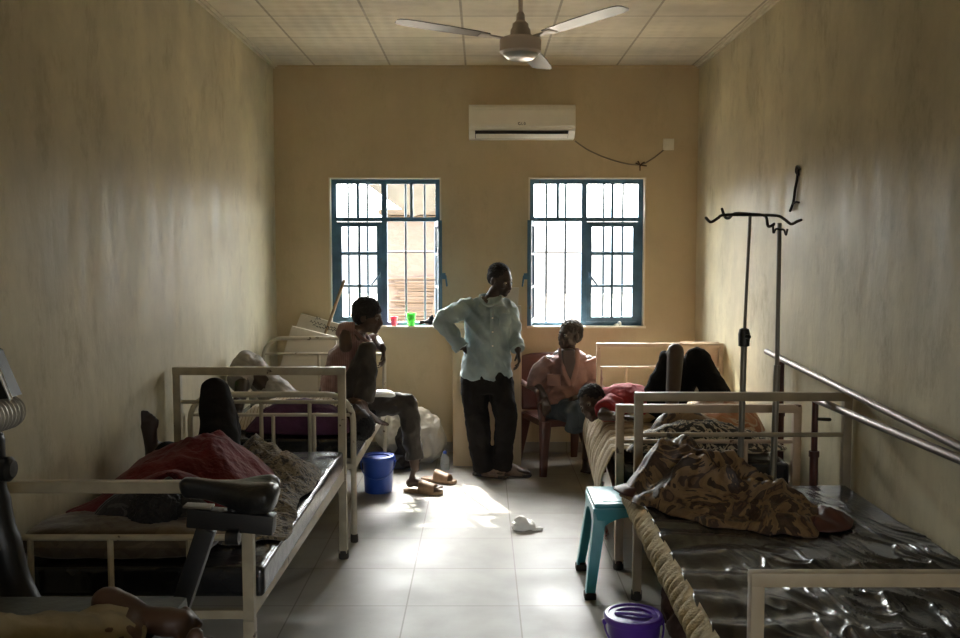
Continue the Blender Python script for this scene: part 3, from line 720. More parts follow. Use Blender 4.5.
# bed D : right, near
bed('grey-beige square tube bed nearest on the right, holding the plastic-wrapped mattress', M['bed_grey'],
    dict(x0=.760, x1=1.755, y=2.52, zt=.818, t=.040, foot=1, mid=[]),
    dict(x0=.758, x1=1.762, y=4.455, zt=1.022, t=.042, mid=[(.815, .022)], up=[]), zr=(.37, .45))
# bed E : right, far
bed('pinkish cream metal bed in the far right corner with the knees-up patient', M['bed_pink'],
    dict(x0=.735, x1=1.672, y=4.90, zt=.890, t=.044, foot=1, mid=[(.69, .022)], up=[(1.09, .45, .69), (1.407, .45, .69)]),
    dict(x0=.862, x1=1.765, y=6.84, zt=1.024, t=.030, mid=[(.845, .016)], up=[(1.067, .5, .84), (1.40, .5, .84)]), zr=(.36, .44))
mattress('dark mattress under the striped sheet on the far right bed', .755, 1.655, 4.94, 6.80, .43, .56, dx=.09, seed=5)

# mattress D : foam block with ruched side, loose black plastic on top
md = thing('mattress', 'thick yellowed foam mattress wrapped in wrinkled black plastic', 'mattress', (1.24, 3.45, .45))
def foam_side(u, v):
    y = 2.56+1.86*u
    a = v*math.pi
    ruch = .014*abs(math.sin(y*48+2*noise.noise(V((y*5, 0, 0)))))+.006*noise.noise(V((y*26, v*3, 1)))
    bulge = .030*math.sin(a)+ruch*math.sin(a)
    x = .742-bulge-.018*(1-v)-.042*(1-u)
    z = .455+.108*v+.006*math.sin(y*22)*math.sin(a)
    return V((x, y, z))
fo = sheet('foam_side', foam_side, 240, 14, M['foam'], md, .012)
MB().box((1.26, 3.49, .505), (1.0, 1.86, .10), bev=.015).build('foam_core', M['foam'], md)
def cov(u, v):
    x = .728+1.06*u-.042*(1-v)*(1-u); y = 2.545+1.895*v
    edge = .01*noise.noise(V((y*7, 0, 5)))
    x -= edge*1.5*max(0, 1-u/.03)
    h = .568
    # transverse gathers on the left, slanting crinkles towards the wall
    g = max(0, 1-u*2.1); h += g*.010*math.sin(y*30+3*noise.noise(V((x*3, y*3, 0))))
    wq = .5*noise.noise(V((x*5, y*5, 3)))
    k = ridge(x*3.4+y*.9+wq*.5, y*.75, 0, 2.2, 4)**6
    k2 = ridge(x*8+y*2.0+wq, y*1.9, 0, 2.0, 9)**5
    near_ = max(.12, min(1, (4.1-y)/1.1)); r_ = min(1, max(0, (u-.12)*3.5))
    h += r_*(.022*k*near_+.012*k2*near_)+.006*noise.noise(V((x*6, y*6, 2)))+.004*noise.noise(V((x*22, y*9, 2)))*near_
    if u > .97: h -= .03*(u-.97)/.03
    if v < .02: h -= .05*(1-v/.02)
    return V((x, y, h))
sheet('plastic_cover', cov, 220, 300, M['vinyl'], md, .003)

# ============================================================ PILLOW / BLANKETS
def ss(a, b, x): t = max(0, min(1, (x-a)/(b-a))); return t*t*(3-2*t)
def G(x, y, cx, cy, sx, sy): return math.exp(-((x-cx)/sx)**2-((y-cy)/sy)**2)

def crumple(x, y, s, f=1.0): return .55*ridge(x, y, 0, 5*f, s)+.3*ridge(x, y, 0, 11*f, s+3)+.15*noise.noise(V((x*26*f, y*26*f, s)))

# brown printed blanket on bed D
def creases(x, y, s, a=.6, f=7.0):
    """long soft folds fanning in a direction, with pinched ridges between"""
    w_ = noise.noise(V((x*2.4, y*2.4, s)))*2.2+noise.noise(V((x*5.5, y*5.5, s+4)))*.7
    l = x*math.cos(a)+y*math.sin(a)
    q = l*f+w_
    return (1-abs(math.sin(q*1.6))**.7)*.6+.25*ridge(x, y, 0, 6, s)+.15*ridge(x, y, 0, 13, s+2)
def hD(x, y, t):
    edge = 1-t**3
    h = .25*G(x, y, .83, 4.27, .15, .20)+.20*G(x, y, 1.02, 4.24, .16, .20)+.10*G(x, y, 1.20, 4.05, .16, .2)+.06*G(x, y, 1.38, 3.92, .14, .14)
    d = creases(x, y, 2, 1.1, 8)
    return .583+edge*(h*(.56+.52*d)+.080*d+.012*noise.noise(V((x*24, y*24, 1))))+.020*(1-edge)*max(0, d)-.018*ss(.93, 1, t)
b = heap('blanket', [(.70, 4.36), (.64, 4.26), (.68, 4.12), (.78, 3.98), (.90, 3.80), (1.05, 3.72), (1.20, 3.63), (1.36, 3.66), (1.50, 3.82), (1.47, 3.96), (1.34, 4.14), (1.20, 4.30), (.98, 4.40), (.8, 4.41)],
         hD, M['pattern_brown'], nr=90, na=260, thick=.007, rough=.06, seed=3)
tag(b, 'crumpled brown and tan printed blanket heaped on the black plastic mattress', 'blanket')
heap('lining', [(.62, 4.30), (.66, 4.19), (.74, 4.14), (.80, 4.22), (.76, 4.33), (.68, 4.37)], lambda x, y, t: .60+.045*creases(x, y, 5, 1, 16)*(1-t**4)+.006-.02*t, M['maroon_cloth'], b, nr=16, na=60, seed=4, rough=.12)
heap('lining', [(1.32, 3.68), (1.44, 3.66), (1.54, 3.80), (1.50, 3.94), (1.40, 3.90), (1.33, 3.80)], lambda x, y, t: .60+.045*creases(x, y, 6, .4, 16)*(1-t**4)-.02*t, M['maroon_cloth'], b, nr=16, na=50, seed=6)

# leopard blanket on bed A
def hA(x, y, t):
    edge = 1-t**4
    h = .17*G(x, y, -1.12, 4.62, .32, .14)+.14*G(x, y, -.94, 4.34, .17, .18)+.05*G(x, y, -.95, 3.9, .2, .3)
    d = creases(x, y, 7, .3, 6)
    return .62+edge*(h*(.85+.3*d)+.05*d)+.02*(1-edge)*max(0, d)
b = heap('blanket', [(-1.46, 4.72), (-1.2, 4.80), (-.98, 4.66), (-.79, 4.48), (-.765, 4.22), (-.79, 3.98), (-.76, 3.78), (-.74, 3.56), (-.80, 3.42), (-1.0, 3.44), (-1.1, 3.8), (-1.3, 4.2)],
         hA, M['pattern_leopard'], nr=70, na=200, thick=.012, seed=5)
tag(b, 'leopard-patterned fleece blanket bunched at the patient\'s feet, near left bed', 'blanket')
# hanging tail of it over the side
# pillow on bed A
def pil(name, c, sx, sy, sz, m, label, rot=0, seed=0):
    mb = MB(); n = 22; R = Matrix.Rotation(rot, 3, 'Z')
    vs = []; fs = []
    for s_ in (1, -1):
        o = len(vs)
        for j in range(n+1):
            for i in range(n+1):
                u, v = i/n*2-1, j/n*2-1
                e = ((1-u**4)*(1-v**4))**.45
                x = u*sx*(1-.06*v*v); y = v*sy*(1-.06*u*u)
                z = s_*sz*e*(1+.15*noise.noise(V((u*2, v*2, seed))))+.006*noise.noise(V((u*7, v*7, seed)))*e
                vs.append(V(c)+R@V((x, y, max(z, -sz*.8))))
        for j in range(n):
            for i in range(n): q = o+j*(n+1)+i; fs.append((q, q+1, q+n+2, q+n+1))
    mb.add(vs, fs); bmm = mb.build(name, m, None, True, 60, loc=(c[0], c[1], c[2]-sz*.8)); return tag(bmm, label, 'pillow')
pil('pillow', (-1.30, 3.36, .665), .36, .17, .062, M['pillow'], 'flat mottled brown pillow under the patient\'s head, near left bed', seed=2)

# ============================================================ PEOPLE
def frame3(f, u):
    f = V(f).normalized(); u = V(u); u = (u-f*u.dot(f)).normalized(); r = f.cross(u)
    return r, f, u
def head(mb, c, f, u, s=1.0):
    r, f, u = frame3(f, u); c = V(c); R = Matrix((r, f, u)).transposed()
    P = lambda x, y, z: c+(r*x+f*y+u*z)*s
    E = lambda p, rad, RR=None: mb.ell(P(*p), [q*s for q in rad], RR or R, 18, 12)
    E((0, -.014, .028), (.072, .092, .082)); E((0, .022, -.020), (.060, .062, .080)); E((0, .030, -.070), (.043, .048, .038))
    E((0, .068, -.092), (.022, .018, .018)); E((0, .062, .022), (.052, .026, .016))
    for k in (-1, 1):
        E((k*.035, .060, -.022), (.022, .022, .020)); E((k*.076, -.010, -.008), (.010, .020, .032)); E((k*.047, .004, -.062), (.014, .034, .022))
        E((k*.014, .093, -.034), (.012, .012, .010))
    mb.cone(P(0, .082, .012), .009*s, P(0, .100, -.032), .014*s)
    mb.cone(P(-.020, .086, -.056), .009*s, P(.020, .086, -.056), .009*s); mb.cone(P(-.018, .084, -.069), .010*s, P(.018, .084, -.069), .010*s)
    return P, R
def eyes(par, P, R, s=1.0):
    for k in (-1, 1):
        e = MB().ell(P(k*.031, .072, .002), [.0125*s]*3, R, 12, 8).build('eye', M['eye'], par)
        MB().ell(P(k*.031, .080, .001), [.0062*s]*3, R, 10, 6).build('iris', M['iris'], e)
def haircap(par, P, R, m, s=1.0, vol=.012, amp=.006, fr=70, front=0, name='hair', **k):
    mb = MB()
    mb.ell(P(0, -.024, .046), [(.0735+vol)*s, (.084+vol)*s, (.068+vol)*s], R, 28, 18)
    mb.ell(P(0, -.044, .005), [(.069+vol*.8)*s, (.064+vol*.8)*s, (.068+vol*.5)*s], R, 24, 14)
    return remesh(mb, name, m, par, .0045, 1, lambda p: amp*(noise.noise(p*fr)+.6*noise.noise(p*fr*2.1)))
def hand(mb, w_, d, n, th=1, curl=.35, s=1.0, spread=.5, reach=None):
    """w_: wrist, d: along the hand, n: palm normal, th: thumb side (+1/-1 along d x n)"""
    d = V(d).normalized(); n = V(n); n = (n-d*n.dot(d)).normalized(); c = d.cross(n)
    w_ = V(w_)
    mb.loft([w_-d*.03*s, w_+d*.01*s, w_+d*.045*s, w_+d*.085*s], [.024*s, .027*s, .037*s, .039*s], [.018*s, .016*s, .014*s, .012*s], side=c, seg=14)
    for k, (L, off) in enumerate(((.074, .029), (.083, .010), (.076, -.009), (.060, -.027))):
        b = w_+d*(.083-.004*abs(k-1))*s+c*off*th*s; dd = (d+c*off*th*spread*6).normalized(); a = curl*(1+.15*k)
        p = b; q = dd
        for j, f in enumerate((.45, .30, .25)):
            ang = a*(.8+.5*j); q = (q*math.cos(ang)+n*math.sin(ang)).normalized(); e = p+q*L*f*s
            mb.cone(p, (.0092-.0009*j)*s, e, (.0086-.0010*j)*s, 8); p = e
    b = w_+d*.022*s+c*.028*th*s; q = (d*.65+c*th*.75+n*.25).normalized(); e = b+q*.038*s; mb.cone(b, .013*s, e, .011*s, 8)
    q2 = (d*.85+c*th*.30+n*.45).normalized(); mb.cone(e, .011*s, e+q2*.032*s, .0085*s, 8)
def foot(mb, a, t, u, s=1.0, side=1):
    """a: ankle joint, t: toe direction, u: up out of the instep, side: +1 big toe on (t x u) side"""
    t = V(t).normalized(); u = V(u); u = (u-t*u.dot(t)).normalized(); c = t.cross(u)*side; a = V(a)
    P = lambda x, y, z: a+(c*x+t*y+u*z)*s
    mb.ell(P(0, -.038, -.045), [.030*s, .034*s, .034*s], Matrix((c, t, u)).transposed() if side > 0 else Matrix((-c, t, u)).transposed())
    mb.loft([P(0, -.02, -.030), P(0, .03, -.038), P(.003, .08, -.050), P(.006, .125, -.058), P(.006, .155, -.063)], [.031*s, .032*s, .036*s, .042*s, .040*s], [.036*s, .034*s, .026*s, .019*s, .014*s], side=c)
    for k, (x, y, L, r) in enumerate(((.032, .160, .040, .0135), (.012, .165, .036, .0095), (-.006, .160, .031, .009), (-.022, .152, .027, .0085), (-.036, .142, .023, .0082))):
        mb.cone(P(x, y-.012, -.062), r*s, P(x*1.05, y+L, -.066), r*s*.9, 8)
    mb.cone(P(0, -.035, -.04), .022*s, P(0, -.012, .05), .020*s)
def limb(mb, pts, ra, rb=None, side=(0, 1, 0), seg=14): mb.loft(catmull(pts, 4), interp(ra, len(pts), 4), interp(rb, len(pts), 4) if rb else None, side=side, seg=seg)
def interp(r, n, k):
    out = []
    for i in range(n-1): out += [r[i]+(r[i+1]-r[i])*j/k for j in range(k)]
    return out+[r[-1]]
def cloth_limb(mb, pts, ra, rb=None, side=(0, 1, 0), seg=18): mb.loft(catmull(pts, 5), interp(ra, len(pts), 5), interp(rb, len(pts), 5) if rb else None, side=side, seg=seg, cap='flat')

# ---------- standing man in the light blue shirt
root = thing('person', 'person standing between the windows in a light blue shirt and dark trousers, hand on hip', 'person', (.10, 6.95, 0))
B = MB(); Yp = 6.98
hc = A(500.5, 279.5, Yp); P, R = head(B, hc, V((.72, -.58, -.34)), V((.10, -.28, 1)), 1.03)
nk = A(489, 301, Yp); shR = A(470, 306, Yp+.0); shL = A(507, 307, Yp+.02); ch = A(489, 322, Yp); wa = A(487, 350, Yp); hp = A(486, 374, Yp)
limb(B, [nk+V((0, .01, -.02)), nk+V((.02, 0, .03)), hc+V((-.01, .02, -.05))], [.055, .048, .05])
limb(B, [nk+V((0, 0, -.03)), ch, wa, hp], [.12, .155, .125, .145], [.07, .095, .085, .10], side=(1, 0, 0), seg=20)
elR = A(441, 323, Yp-.06); wrR = A(460.5, 347, Yp-.10); elL = A(513, 333, Yp+.03); wrL = A(518, 350, Yp-.08)
limb(B, [shR, elR], [.05, .038]); limb(B, [elR, wrR], [.038, .026]); hand(B, wrR+V((.01, .03, 0)), V((.5, .75, -.5)), V((.5, -.2, .1)), -1, .5, .9)
limb(B, [shL, elL], [.05, .038]); limb(B, [elL, wrL], [.038, .026]); hand(B, wrL, V((.12, -.15, -1)), V((-1, -.1, -.1)), 1, .38, 1.0)
hR = A(476, 376, Yp); hL = A(497, 376, Yp); kR = A(477, 417, Yp-.06); kL = A(506, 415, Yp-.10); aR = A(483, 466, Yp); aL = A(503, 465, Yp-.02)
for h_, k_, a_ in ((hR, kR, aR), (hL, kL, aL)):
    limb(B, [h_, k_], [.078, .052]); limb(B, [k_, k_.lerp(a_, .35), a_], [.052, .05, .034])
a_R = A(483, 467, 6.96); a_L = A(506, 466, 6.98)
a_R.z = .105; a_L.z = .105
foot(B, a_R, V((.90, -.42, 0)), (0, 0, 1), .98, -1); foot(B, a_L, V((.92, -.30, 0)), (0, 0, 1), .98, 1)
B.cone(aR, .034, a_R, .03); B.cone(aL, .034, a_L, .03)
remesh(B, 'body', M['skin2'], root, .0065, 3)
eyes(root, P, R, 1.03); haircap(root, P, R, M['hair'], 1.03, .004, amp=.002, front=.060)
S = MB()
S.loft(catmull([A(489, 297, Yp), A(489, 306, Yp), A(489, 322, Yp), A(488, 345, Yp), A(486, 362, Yp), A(485, 378, Yp)], 5), interp([.075, .155, .178, .175, .192, .20], 6, 5), interp([.06, .10, .125, .13, .14, .145], 6, 5), side=(1, 0, 0), seg=26, cap='flat')
cloth_limb(S, [shR+V((.02, 0, -.0)), A(455, 312, Yp-.03), elR+V((-.012, 0, .005))], [.070, .070, .058]); S.ell(elR, (.058, .057, .057))
cloth_limb(S, [elR+V((0, 0, .0)), A(451, 335, Yp-.08), wrR+V((-.005, 0, -.01))], [.058, .058, .052])
cloth_limb(S, [shL+V((-.05, 0, .01)), shL+V((.0, 0, -.02)), A(511, 322, Yp+.02), A(513.5, 334, Yp+.02), A(517.5, 347, Yp-.06)], [.075, .076, .066, .058, .050])
sh = remesh(S, 'shirt', M['shirt_blue'], root, .0075, 3, lambda p: fold_disp(.020, 5.2, (1.0, .6, 1.3), 11)(p+V((0, 0, p.x*1.2)))+fold_disp(.010, 13, (1, 1, .8), 5)(p))
# collar, placket, pocket, cuff
cl = MB(); cl.tube(catmull([A(478, 295, Yp-.02), A(480, 302, Yp-.09), A(489, 308, Yp-.13), A(501, 303, Yp-.10), A(503, 296, Yp-.02), A(490, 294, Yp+.05)], 6, True), .014, 8, closed=True); cl.v = [A(490, 298, Yp)+(v-A(490, 298, Yp))*.80 for v in cl.v]; cl.build('collar', M['shirt_blue'], sh)
MB().loft([A(492, 309, Yp-.145), A(492, 322, Yp-.158), A(492.5, 345, Yp-.162), A(493, 366, Yp-.172)], [.014]*4, [.006]*4, side=(1, 0, 0)).build('placket', M['shirt_blue'], sh)
for y in (318, 332, 346, 360): MB().ell(A(492.6, y, Yp-.170), (.006, .004, .006)).build('button', M['plastic_white'], sh)
MB().box(A(505, 320, Yp-.142), (.085, .012, .10), (0, .04, .25), bev=.004).build('pocket', M['shirt_blue'], sh)
cf = MB(); cf.loft([wrR.lerp(elR, .16), wrR.lerp(elR, -.06)], [.060, .058], side=(0, 1, 0), seg=18, cap='flat'); cf.build('cuff', M['shirt_blue'], sh)
cf = MB(); cf.loft([wrL.lerp(elL, .30)+V((0, 0, 0)), wrL.lerp(elL, .04)], [.056, .054], side=(0, 1, 0), seg=18, cap='flat'); cf.build('cuff', M['shirt_blue'], sh)
T = MB()
T.loft(catmull([A(486, 366, Yp), A(486, 376, Yp), A(487, 392, Yp)], 4), interp([.165, .195, .185], 3, 4), interp([.115, .135, .13], 3, 4), side=(1, 0, 0), seg=24, cap='flat')
cloth_limb(T, [A(474, 380, Yp), A(475, 400, Yp-.03), A(478, 425, Yp-.05), A(481, 450, Yp-.03), A(485, 469, Yp-.02)], [.105, .100, .088, .084, .092], side=(1, 0, 0))
cloth_limb(T, [A(499, 380, Yp), A(503, 400, Yp-.05), A(506, 422, Yp-.08), A(503, 450, Yp-.04), A(501, 468, Yp-.02)], [.105, .098, .082, .078, .088], side=(1, 0, 0))
remesh(T, 'trousers', M['trouser_black'], root, .0075, 3, lambda p: fold_disp(.010, 6, (1.4, 1, .8), 9)(p)+fold_disp(.004, 16, seed=2)(p))
def slipper(par, a, t, m, s=1.0, closed=True):
    t = V(t).normalized(); c = V((t.y, -t.x, 0)); a = V((a[0], a[1], 0))
    so = MB(); pts = [(-.075, .0, .028), (-.05, 0, .036), (0, 0, .037), (.06, 0, .042), (.12, 0, .046), (.17, 0, .042), (.195, 0, .026)]
    poly = [(a+t*y*s+c*w_*s) for y, _, w_ in pts]+[(a+t*y*s-c*w_*s) for y, _, w_ in reversed(pts)]
    so.prism([(p.x, p.y) for p in poly], 'z', .004, .026); o = so.build('sole', M['dark_sole'] if closed else m, par, False)
    st = MB(); 
    def f(u, v):
        q = math.pi*u; y = (.035+.115*v) if not closed else (.01+.175*v)
        w_ = .046-.006*abs(v-.5) if not closed else .047*(1-.55*v**4); h = (.078-.030*v) if not closed else (.088-.052*v)
        return a+t*y*s+c*math.cos(q)*w_*s+V((0, 0, .012+math.sin(q)**.8*h*s))
    sheet('strap' if not closed else 'upper', f, 16, 10, m, par, .006)
    return o
for a_, t_, nm in ((a_R, V((.90, -.42, 0)), 'slipper'), (a_L, V((.92, -.30, 0)), 'slipper')):
    sp = bpy.data.objects.new('slipper', None); C.objects.link(sp); adopt(sp, root); slipper(sp, a_, t_, M['brown_leather'], 1.0)

# ---------- man sitting on the bed edge below the left window, one knee drawn up
Yq = 6.42
root = thing('person', 'person sitting on the bed edge under the left window, one knee drawn up', 'person', (-.85, 6.4, 0))
B = MB(); hc = A(368.5, 316.5, Yq); P, R = head(B, hc, V((.93, -.22, -.18)), V((.10, -.05, 1)), 1.0)
nk = A(357, 335, Yq+.03); ch = A(347, 360, Yq+.02); hp = A(343, 396, Yq)
limb(B, [ch, nk, A(363, 327, Yq+.02)], [.07, .05, .048])
limb(B, [nk+V((-.01, 0, -.02)), ch, A(341, 382, Yq), hp], [.07, .10, .09, .105], [.13, .155, .13, .15], side=(1, 0, 0), seg=20)
# raised (near) knee, foot on the mattress edge
k1 = A(368, 350, Yq-.14); h1 = A(347, 399, Yq-.09); a1 = A(363, 406, Yq-.16)
limb(B, [h1, k1], [.080, .052]); limb(B, [k1, k1.lerp(a1, .35), a1], [.052, .052, .033]); foot(B, a1+V((0, 0, .0)), V((.92, -.2, -.32)), (.3, 0, 1), .98, -1)
k2 = A(408, 404, Yq+.05); h2 = A(350, 404, Yq+.08); a2 = A(415, 467, 6.48)
limb(B, [h2, k2], [.080, .052]); limb(B, [k2, k2.lerp(a2, .35), a2], [.052, .052, .033])
a2.z = .108; foot(B, a2, V((.95, -.28, 0)), (0, 0, 1), .95, -1)
s1 = A(346, 346, Yq-.13); e1 = A(344, 328, Yq-.10); w1 = A(359, 329, Yq-.05); limb(B, [s1, e1], [.047, .036]); limb(B, [e1, w1], [.036, .025]); hand(B, w1, V((.9, .35, .1)), V((0, 1, -.2)), 1, .45, .9)
s2 = A(362, 344, Yq+.16); e2 = A(377, 341, Yq+.12); w2 = A(383, 349, Yq-.08); limb(B, [s2, e2], [.044, .036]); limb(B, [e2, w2], [.036, .025]); hand(B, w2, V((.15, -.25, -1)), V((-1, -.1, 0)), 1, .5, .9)
remesh(B, 'body', M['skin'], root, .0065, 3)
eyes(root, P, R); haircap(root, P, R, M['hair'], 1.0, .019, amp=.007, fr=48, front=.045)
S = MB()
S.loft(catmull([A(358, 333, Yq+.03), A(353, 343, Yq+.02), A(346, 360, Yq+.01), A(340, 380, Yq), A(339, 398, Yq)], 5), interp([.06, .10, .125, .125, .135], 5, 5), interp([.08, .165, .185, .175, .18], 5, 5), side=(1, 0, 0), seg=26, cap='flat')
cloth_limb(S, [s1+V((.03, .09, -.02)), s1.lerp(e1, .5)+V((-.01, .03, 0)), e1+V((-.01, 0, 0))], [.060, .046, .040]); S.ell(e1, (.042, .042, .041)); cloth_limb(S, [e1, e1.lerp(w1, .6)], [.042, .040])
cloth_limb(S, [s2, e2], [.065, .052])
sh = remesh(S, 'shirt', M['shirt_maroon'], root, .0075, 3, lambda p: fold_disp(.015, 6, (1.5, .8, 1), 13)(p)+fold_disp(.006, 16, seed=8)(p))
MB().tube(catmull([A(354, 330, Yq-.08), A(362, 338, Yq-.10), A(371, 343, Yq), A(366, 335, Yq+.1), A(352, 328, Yq+.06)], 5, True), .013, 8, closed=True).build('collar', M['shirt_maroon'], sh)
T = MB()
T.loft([A(342, 388, Yq), A(343, 404, Yq)], [.15, .16], [.17, .18], side=(1, 0, 0), seg=22, cap='round')
cloth_limb(T, [h1+V((-.02, 0, 0)), h1.lerp(k1, .5)+V((-.015, 0, 0)), k1+V((0, 0, -.012))], [.115, .082, .062]); T.ell(k1+V((0, 0, -.002)), (.062, .062, .060))
cloth_limb(T, [k1, k1.lerp(a1, .4), k1.lerp(a1, .92)], [.060, .072, .066])
cloth_limb(T, [h2+V((-.02, 0, 0)), h2.lerp(k2, .5), k2+V((.0, 0, 0))], [.105, .082, .070]); T.ell(k2, (.069, .068, .066))
cloth_limb(T, [k2, A(411, 430, Yq+.06), A(415, 459, 6.48)], [.070, .068, .062], side=(0, 1, 0))
remesh(T, 'trousers', M['trouser_grey'], root, .0075, 3, lambda p: fold_disp(.014, 6, (1.2, 1, 1), 19)(p)+fold_disp(.006, 15, seed=21)(p))
sp = bpy.data.objects.new('sandal', None); C.objects.link(sp); adopt(sp, root); slipper(sp, a2, V((.95, -.28, 0)), M['tan_leather'], 1.03, False)
ws = thing('sandal', 'tan open sandal lying empty just behind the seated man\'s foot', 'sandal', (-.33, 6.78, 0))
slipper(ws, (-.37, 6.80), V((.90, -.42, 0)), M['tan_leather'], 1.0, False)
cw = heap('cloth', [tuple(A(x, y, Yd).xy) for x, y, Yd in ((371, 396, 6.40), (382, 396, 6.38), (394, 396, 6.42), (393, 396, 6.50), (382, 396, 6.53), (371, 396, 6.49))],
          lambda x, y, t: k2.z+.085-.035*t**3+.02*crumple(x, y, 3), M['bag'], nr=14, na=40, thick=.005, seed=2)
tag(cw, 'small white cloth lying on the seated man\'s thigh', 'cloth')

# ---------- man in the salmon shirt on the plastic chair
chair = thing('armchair', 'maroon moulded plastic armchair with a seated man in salmon', 'chair', (.63, 7.25, 0))
CM = Matrix.Translation((.62, 7.27, 0)) @ Matrix.Rotation(math.radians(17), 4, 'Z')   # chair front = local -y
def cw_(mb, nm, par=chair, sm=True):
    mb.v = [CM @ v for v in mb.v]; return mb.build(nm, M['maroon_plastic'], par, sm)
def csheet(nm, f, a, b, t=.010): return sheet(nm, lambda u, v: CM @ f(u, v), a, b, M['maroon_plastic'], chair, t)
csheet('seat', lambda u, v: V((-.235+.47*u, -.25+.45*v, .425-.02*math.sin(math.pi*u)*math.sin(math.pi*v)-.03*max(0, .08-v)/.08)), 18, 18, .012)
ap = MB(); ap.box((0, -.245, .395), (.44, .014, .05), bev=.004); ap.box((-.235, -.03, .395), (.014, .42, .05), bev=.004); ap.box((.235, -.03, .395), (.014, .42, .05), bev=.004); cw_(ap, 'apron')
csheet('backrest', lambda u, v: V((-.25+.5*u, .20+.13*v-.05*math.cos((u-.5)*math.pi), .44+.44*v-.05*(abs(u-.5)*2)**4*v)), 20, 16, .012)
for x, y, dx, dy in ((-.215, -.235, -.03, -.04), (.215, -.235, .03, -.04), (-.215, .19, -.03, .11), (.215, .19, .03, .11)):
    lg = MB(); n = 6
    lg.loft([(x, y, .41), (x+dx*.5, y+dy*.5, .2), (x+dx, y+dy, 0.0)], [.052, .040, .030], [.030, .026, .022], side=(1, 0, 0), seg=8, cap='flat'); cw_(lg, 'leg')
for k in (-1, 1):
    ar = MB(); ar.loft(catmull([(k*.235, -.23, .41), (k*.262, -.235, .55), (k*.272, -.20, .64), (k*.272, 0, .655), (k*.262, .22, .67)], 5), [.026]*21, [.014]*21, side=(1, 0, 0), seg=10); cw_(ar, 'armrest')
Yc = 7.16
root = thing('person', 'person seated on the maroon plastic chair in an open salmon shirt', 'person', (.68, 7.2, 0))
B = MB(); hc = A(569.5, 335, Yc); P, R = head(B, hc, V((-.80, -.62, .02)), V((.03, .02, 1)), 1.0)
nk = A(568, 355, Yc+.02); ch = A(567, 372, Yc); hp = A(566, 402, Yc+.0)
limb(B, [ch, nk, A(569, 346, Yc+.02)], [.07, .052, .05])
limb(B, [nk+V((0, 0, -.02)), ch, A(566, 388, Yc), hp], [.125, .155, .13, .15], [.07, .095, .09, .10], side=(1, 0, 0), seg=20)
s1 = A(549, 361, Yc); e1 = A(536, 384, Yc-.02); w1 = A(545, 399, Yc-.24); limb(B, [s1, e1], [.047, .037]); limb(B, [e1, w1], [.040, .027]); hand(B, w1, V((.1, -.8, -.6)), V((0, .5, -.8)), -1, .4, .95)
s2 = A(589, 361, Yc); e2 = A(595, 386, Yc-.02); w2 = A(582, 396, Yc-.22); limb(B, [s2, e2], [.047, .037]); limb(B, [e2, w2], [.037, .026]); hand(B, w2, V((-.9, -.3, -.2)), V((0, .2, -1)), 1, .35, .95)
for hx, kx, kk, ax, ay, s_ in ((560, 572, 412, 590, 7.22, 1), (576, 590, 408, 586, 7.10, -1)):
    h_ = A(hx, 408, Yc-.02); k_ = A(kx+(6 if s_ > 0 else 0), kk, Yc-.42 if s_ < 0 else Yc-.32); a_ = A(ax, 459, ay); a_.z = .10
    limb(B, [h_, k_], [.078, .052]); limb(B, [k_, k_.lerp(a_, .35), a_], [.050, .046, .031]); foot(B, a_, V((-.12, -1, 0)), (0, 0, 1), .95, s_)
remesh(B, 'body', M['skin2'], root, .0065, 3)
eyes(root, P, R); haircap(root, P, R, M['hair2'], 1.0, .010, amp=.005, front=.048)
S = MB()
S.loft(catmull([A(568, 350, Yc+.02), A(568, 358, Yc+.02), A(567, 372, Yc), A(566, 390, Yc), A(564, 408, Yc-.04)], 5), interp([.07, .165, .18, .175, .195], 5, 5), interp([.05, .10, .12, .12, .15], 5, 5), side=(1, 0, 0), seg=26, cap='flat')
cloth_limb(S, [s1+V((.02, 0, 0)), s1.lerp(e1, .5), e1+V((-.005, 0, -.005))], [.078, .082, .074]); S.ell(e1, (.070, .068, .062))
cloth_limb(S, [s2+V((-.02, 0, 0)), s2.lerp(e2, .5), e2], [.076, .076, .068]); S.ell(e2, (.066, .066, .062)); cloth_limb(S, [e2, e2.lerp(w2, .5)], [.064, .056])
sh = remesh(S, 'shirt', M['shirt_pink'], root, .0075, 3, lambda p: fold_disp(.014, 6, (1, .8, 1.2), 23)(p)+fold_disp(.005, 16, seed=28)(p))
op = MB()   # the open front showing the chest
op.prism([(A(562, 350, 7).x, A(562, 350, 7).z), (A(575, 350, 7).x, A(575, 350, 7).z), (A(575.5, 362, 7).x, A(575, 362, 7).z), (A(571, 384, 7).x, A(571, 384, 7).z), (A(563, 368, 7).x, A(563, 368, 7).z)], 'y', Yc-.165, Yc-.03)
bo = [o for o in root.children if o.name.startswith('body')][0]
op.v = [V(v) for v in op.v]
ob = remesh(op, 'bare_chest', M['skin2'], bo, .006, 6)
for pts in ([A(560, 349, Yc-.07), A(562, 360, Yc-.145), A(564, 372, Yc-.165), A(570, 385, Yc-.17)], [A(577, 349, Yc-.07), A(577, 362, Yc-.145), A(575, 374, Yc-.165), A(571.5, 385, Yc-.17)]):
    MB().loft(catmull(pts, 5), [.020]*16, [.009]*16, side=(1, 0, 0), seg=10).build('lapel', M['shirt_pink'], sh)
MB().box(A(554, 380, Yc-.145), (.10, .014, .09), (0, 0, -.2), bev=.004).build('pocket', M['shirt_pink'], sh)
MB().tube(catmull([A(562, 351, Yc-.09), A(568, 357, Yc-.13), A(575, 351, Yc-.09)], 5), .004, 6).build('necklace', M['pole_steel'], root)
T = MB(); T.loft([A(566, 398, Yc), A(566, 409, Yc-.03)], [.165, .175], [.13, .14], side=(1, 0, 0), seg=22)
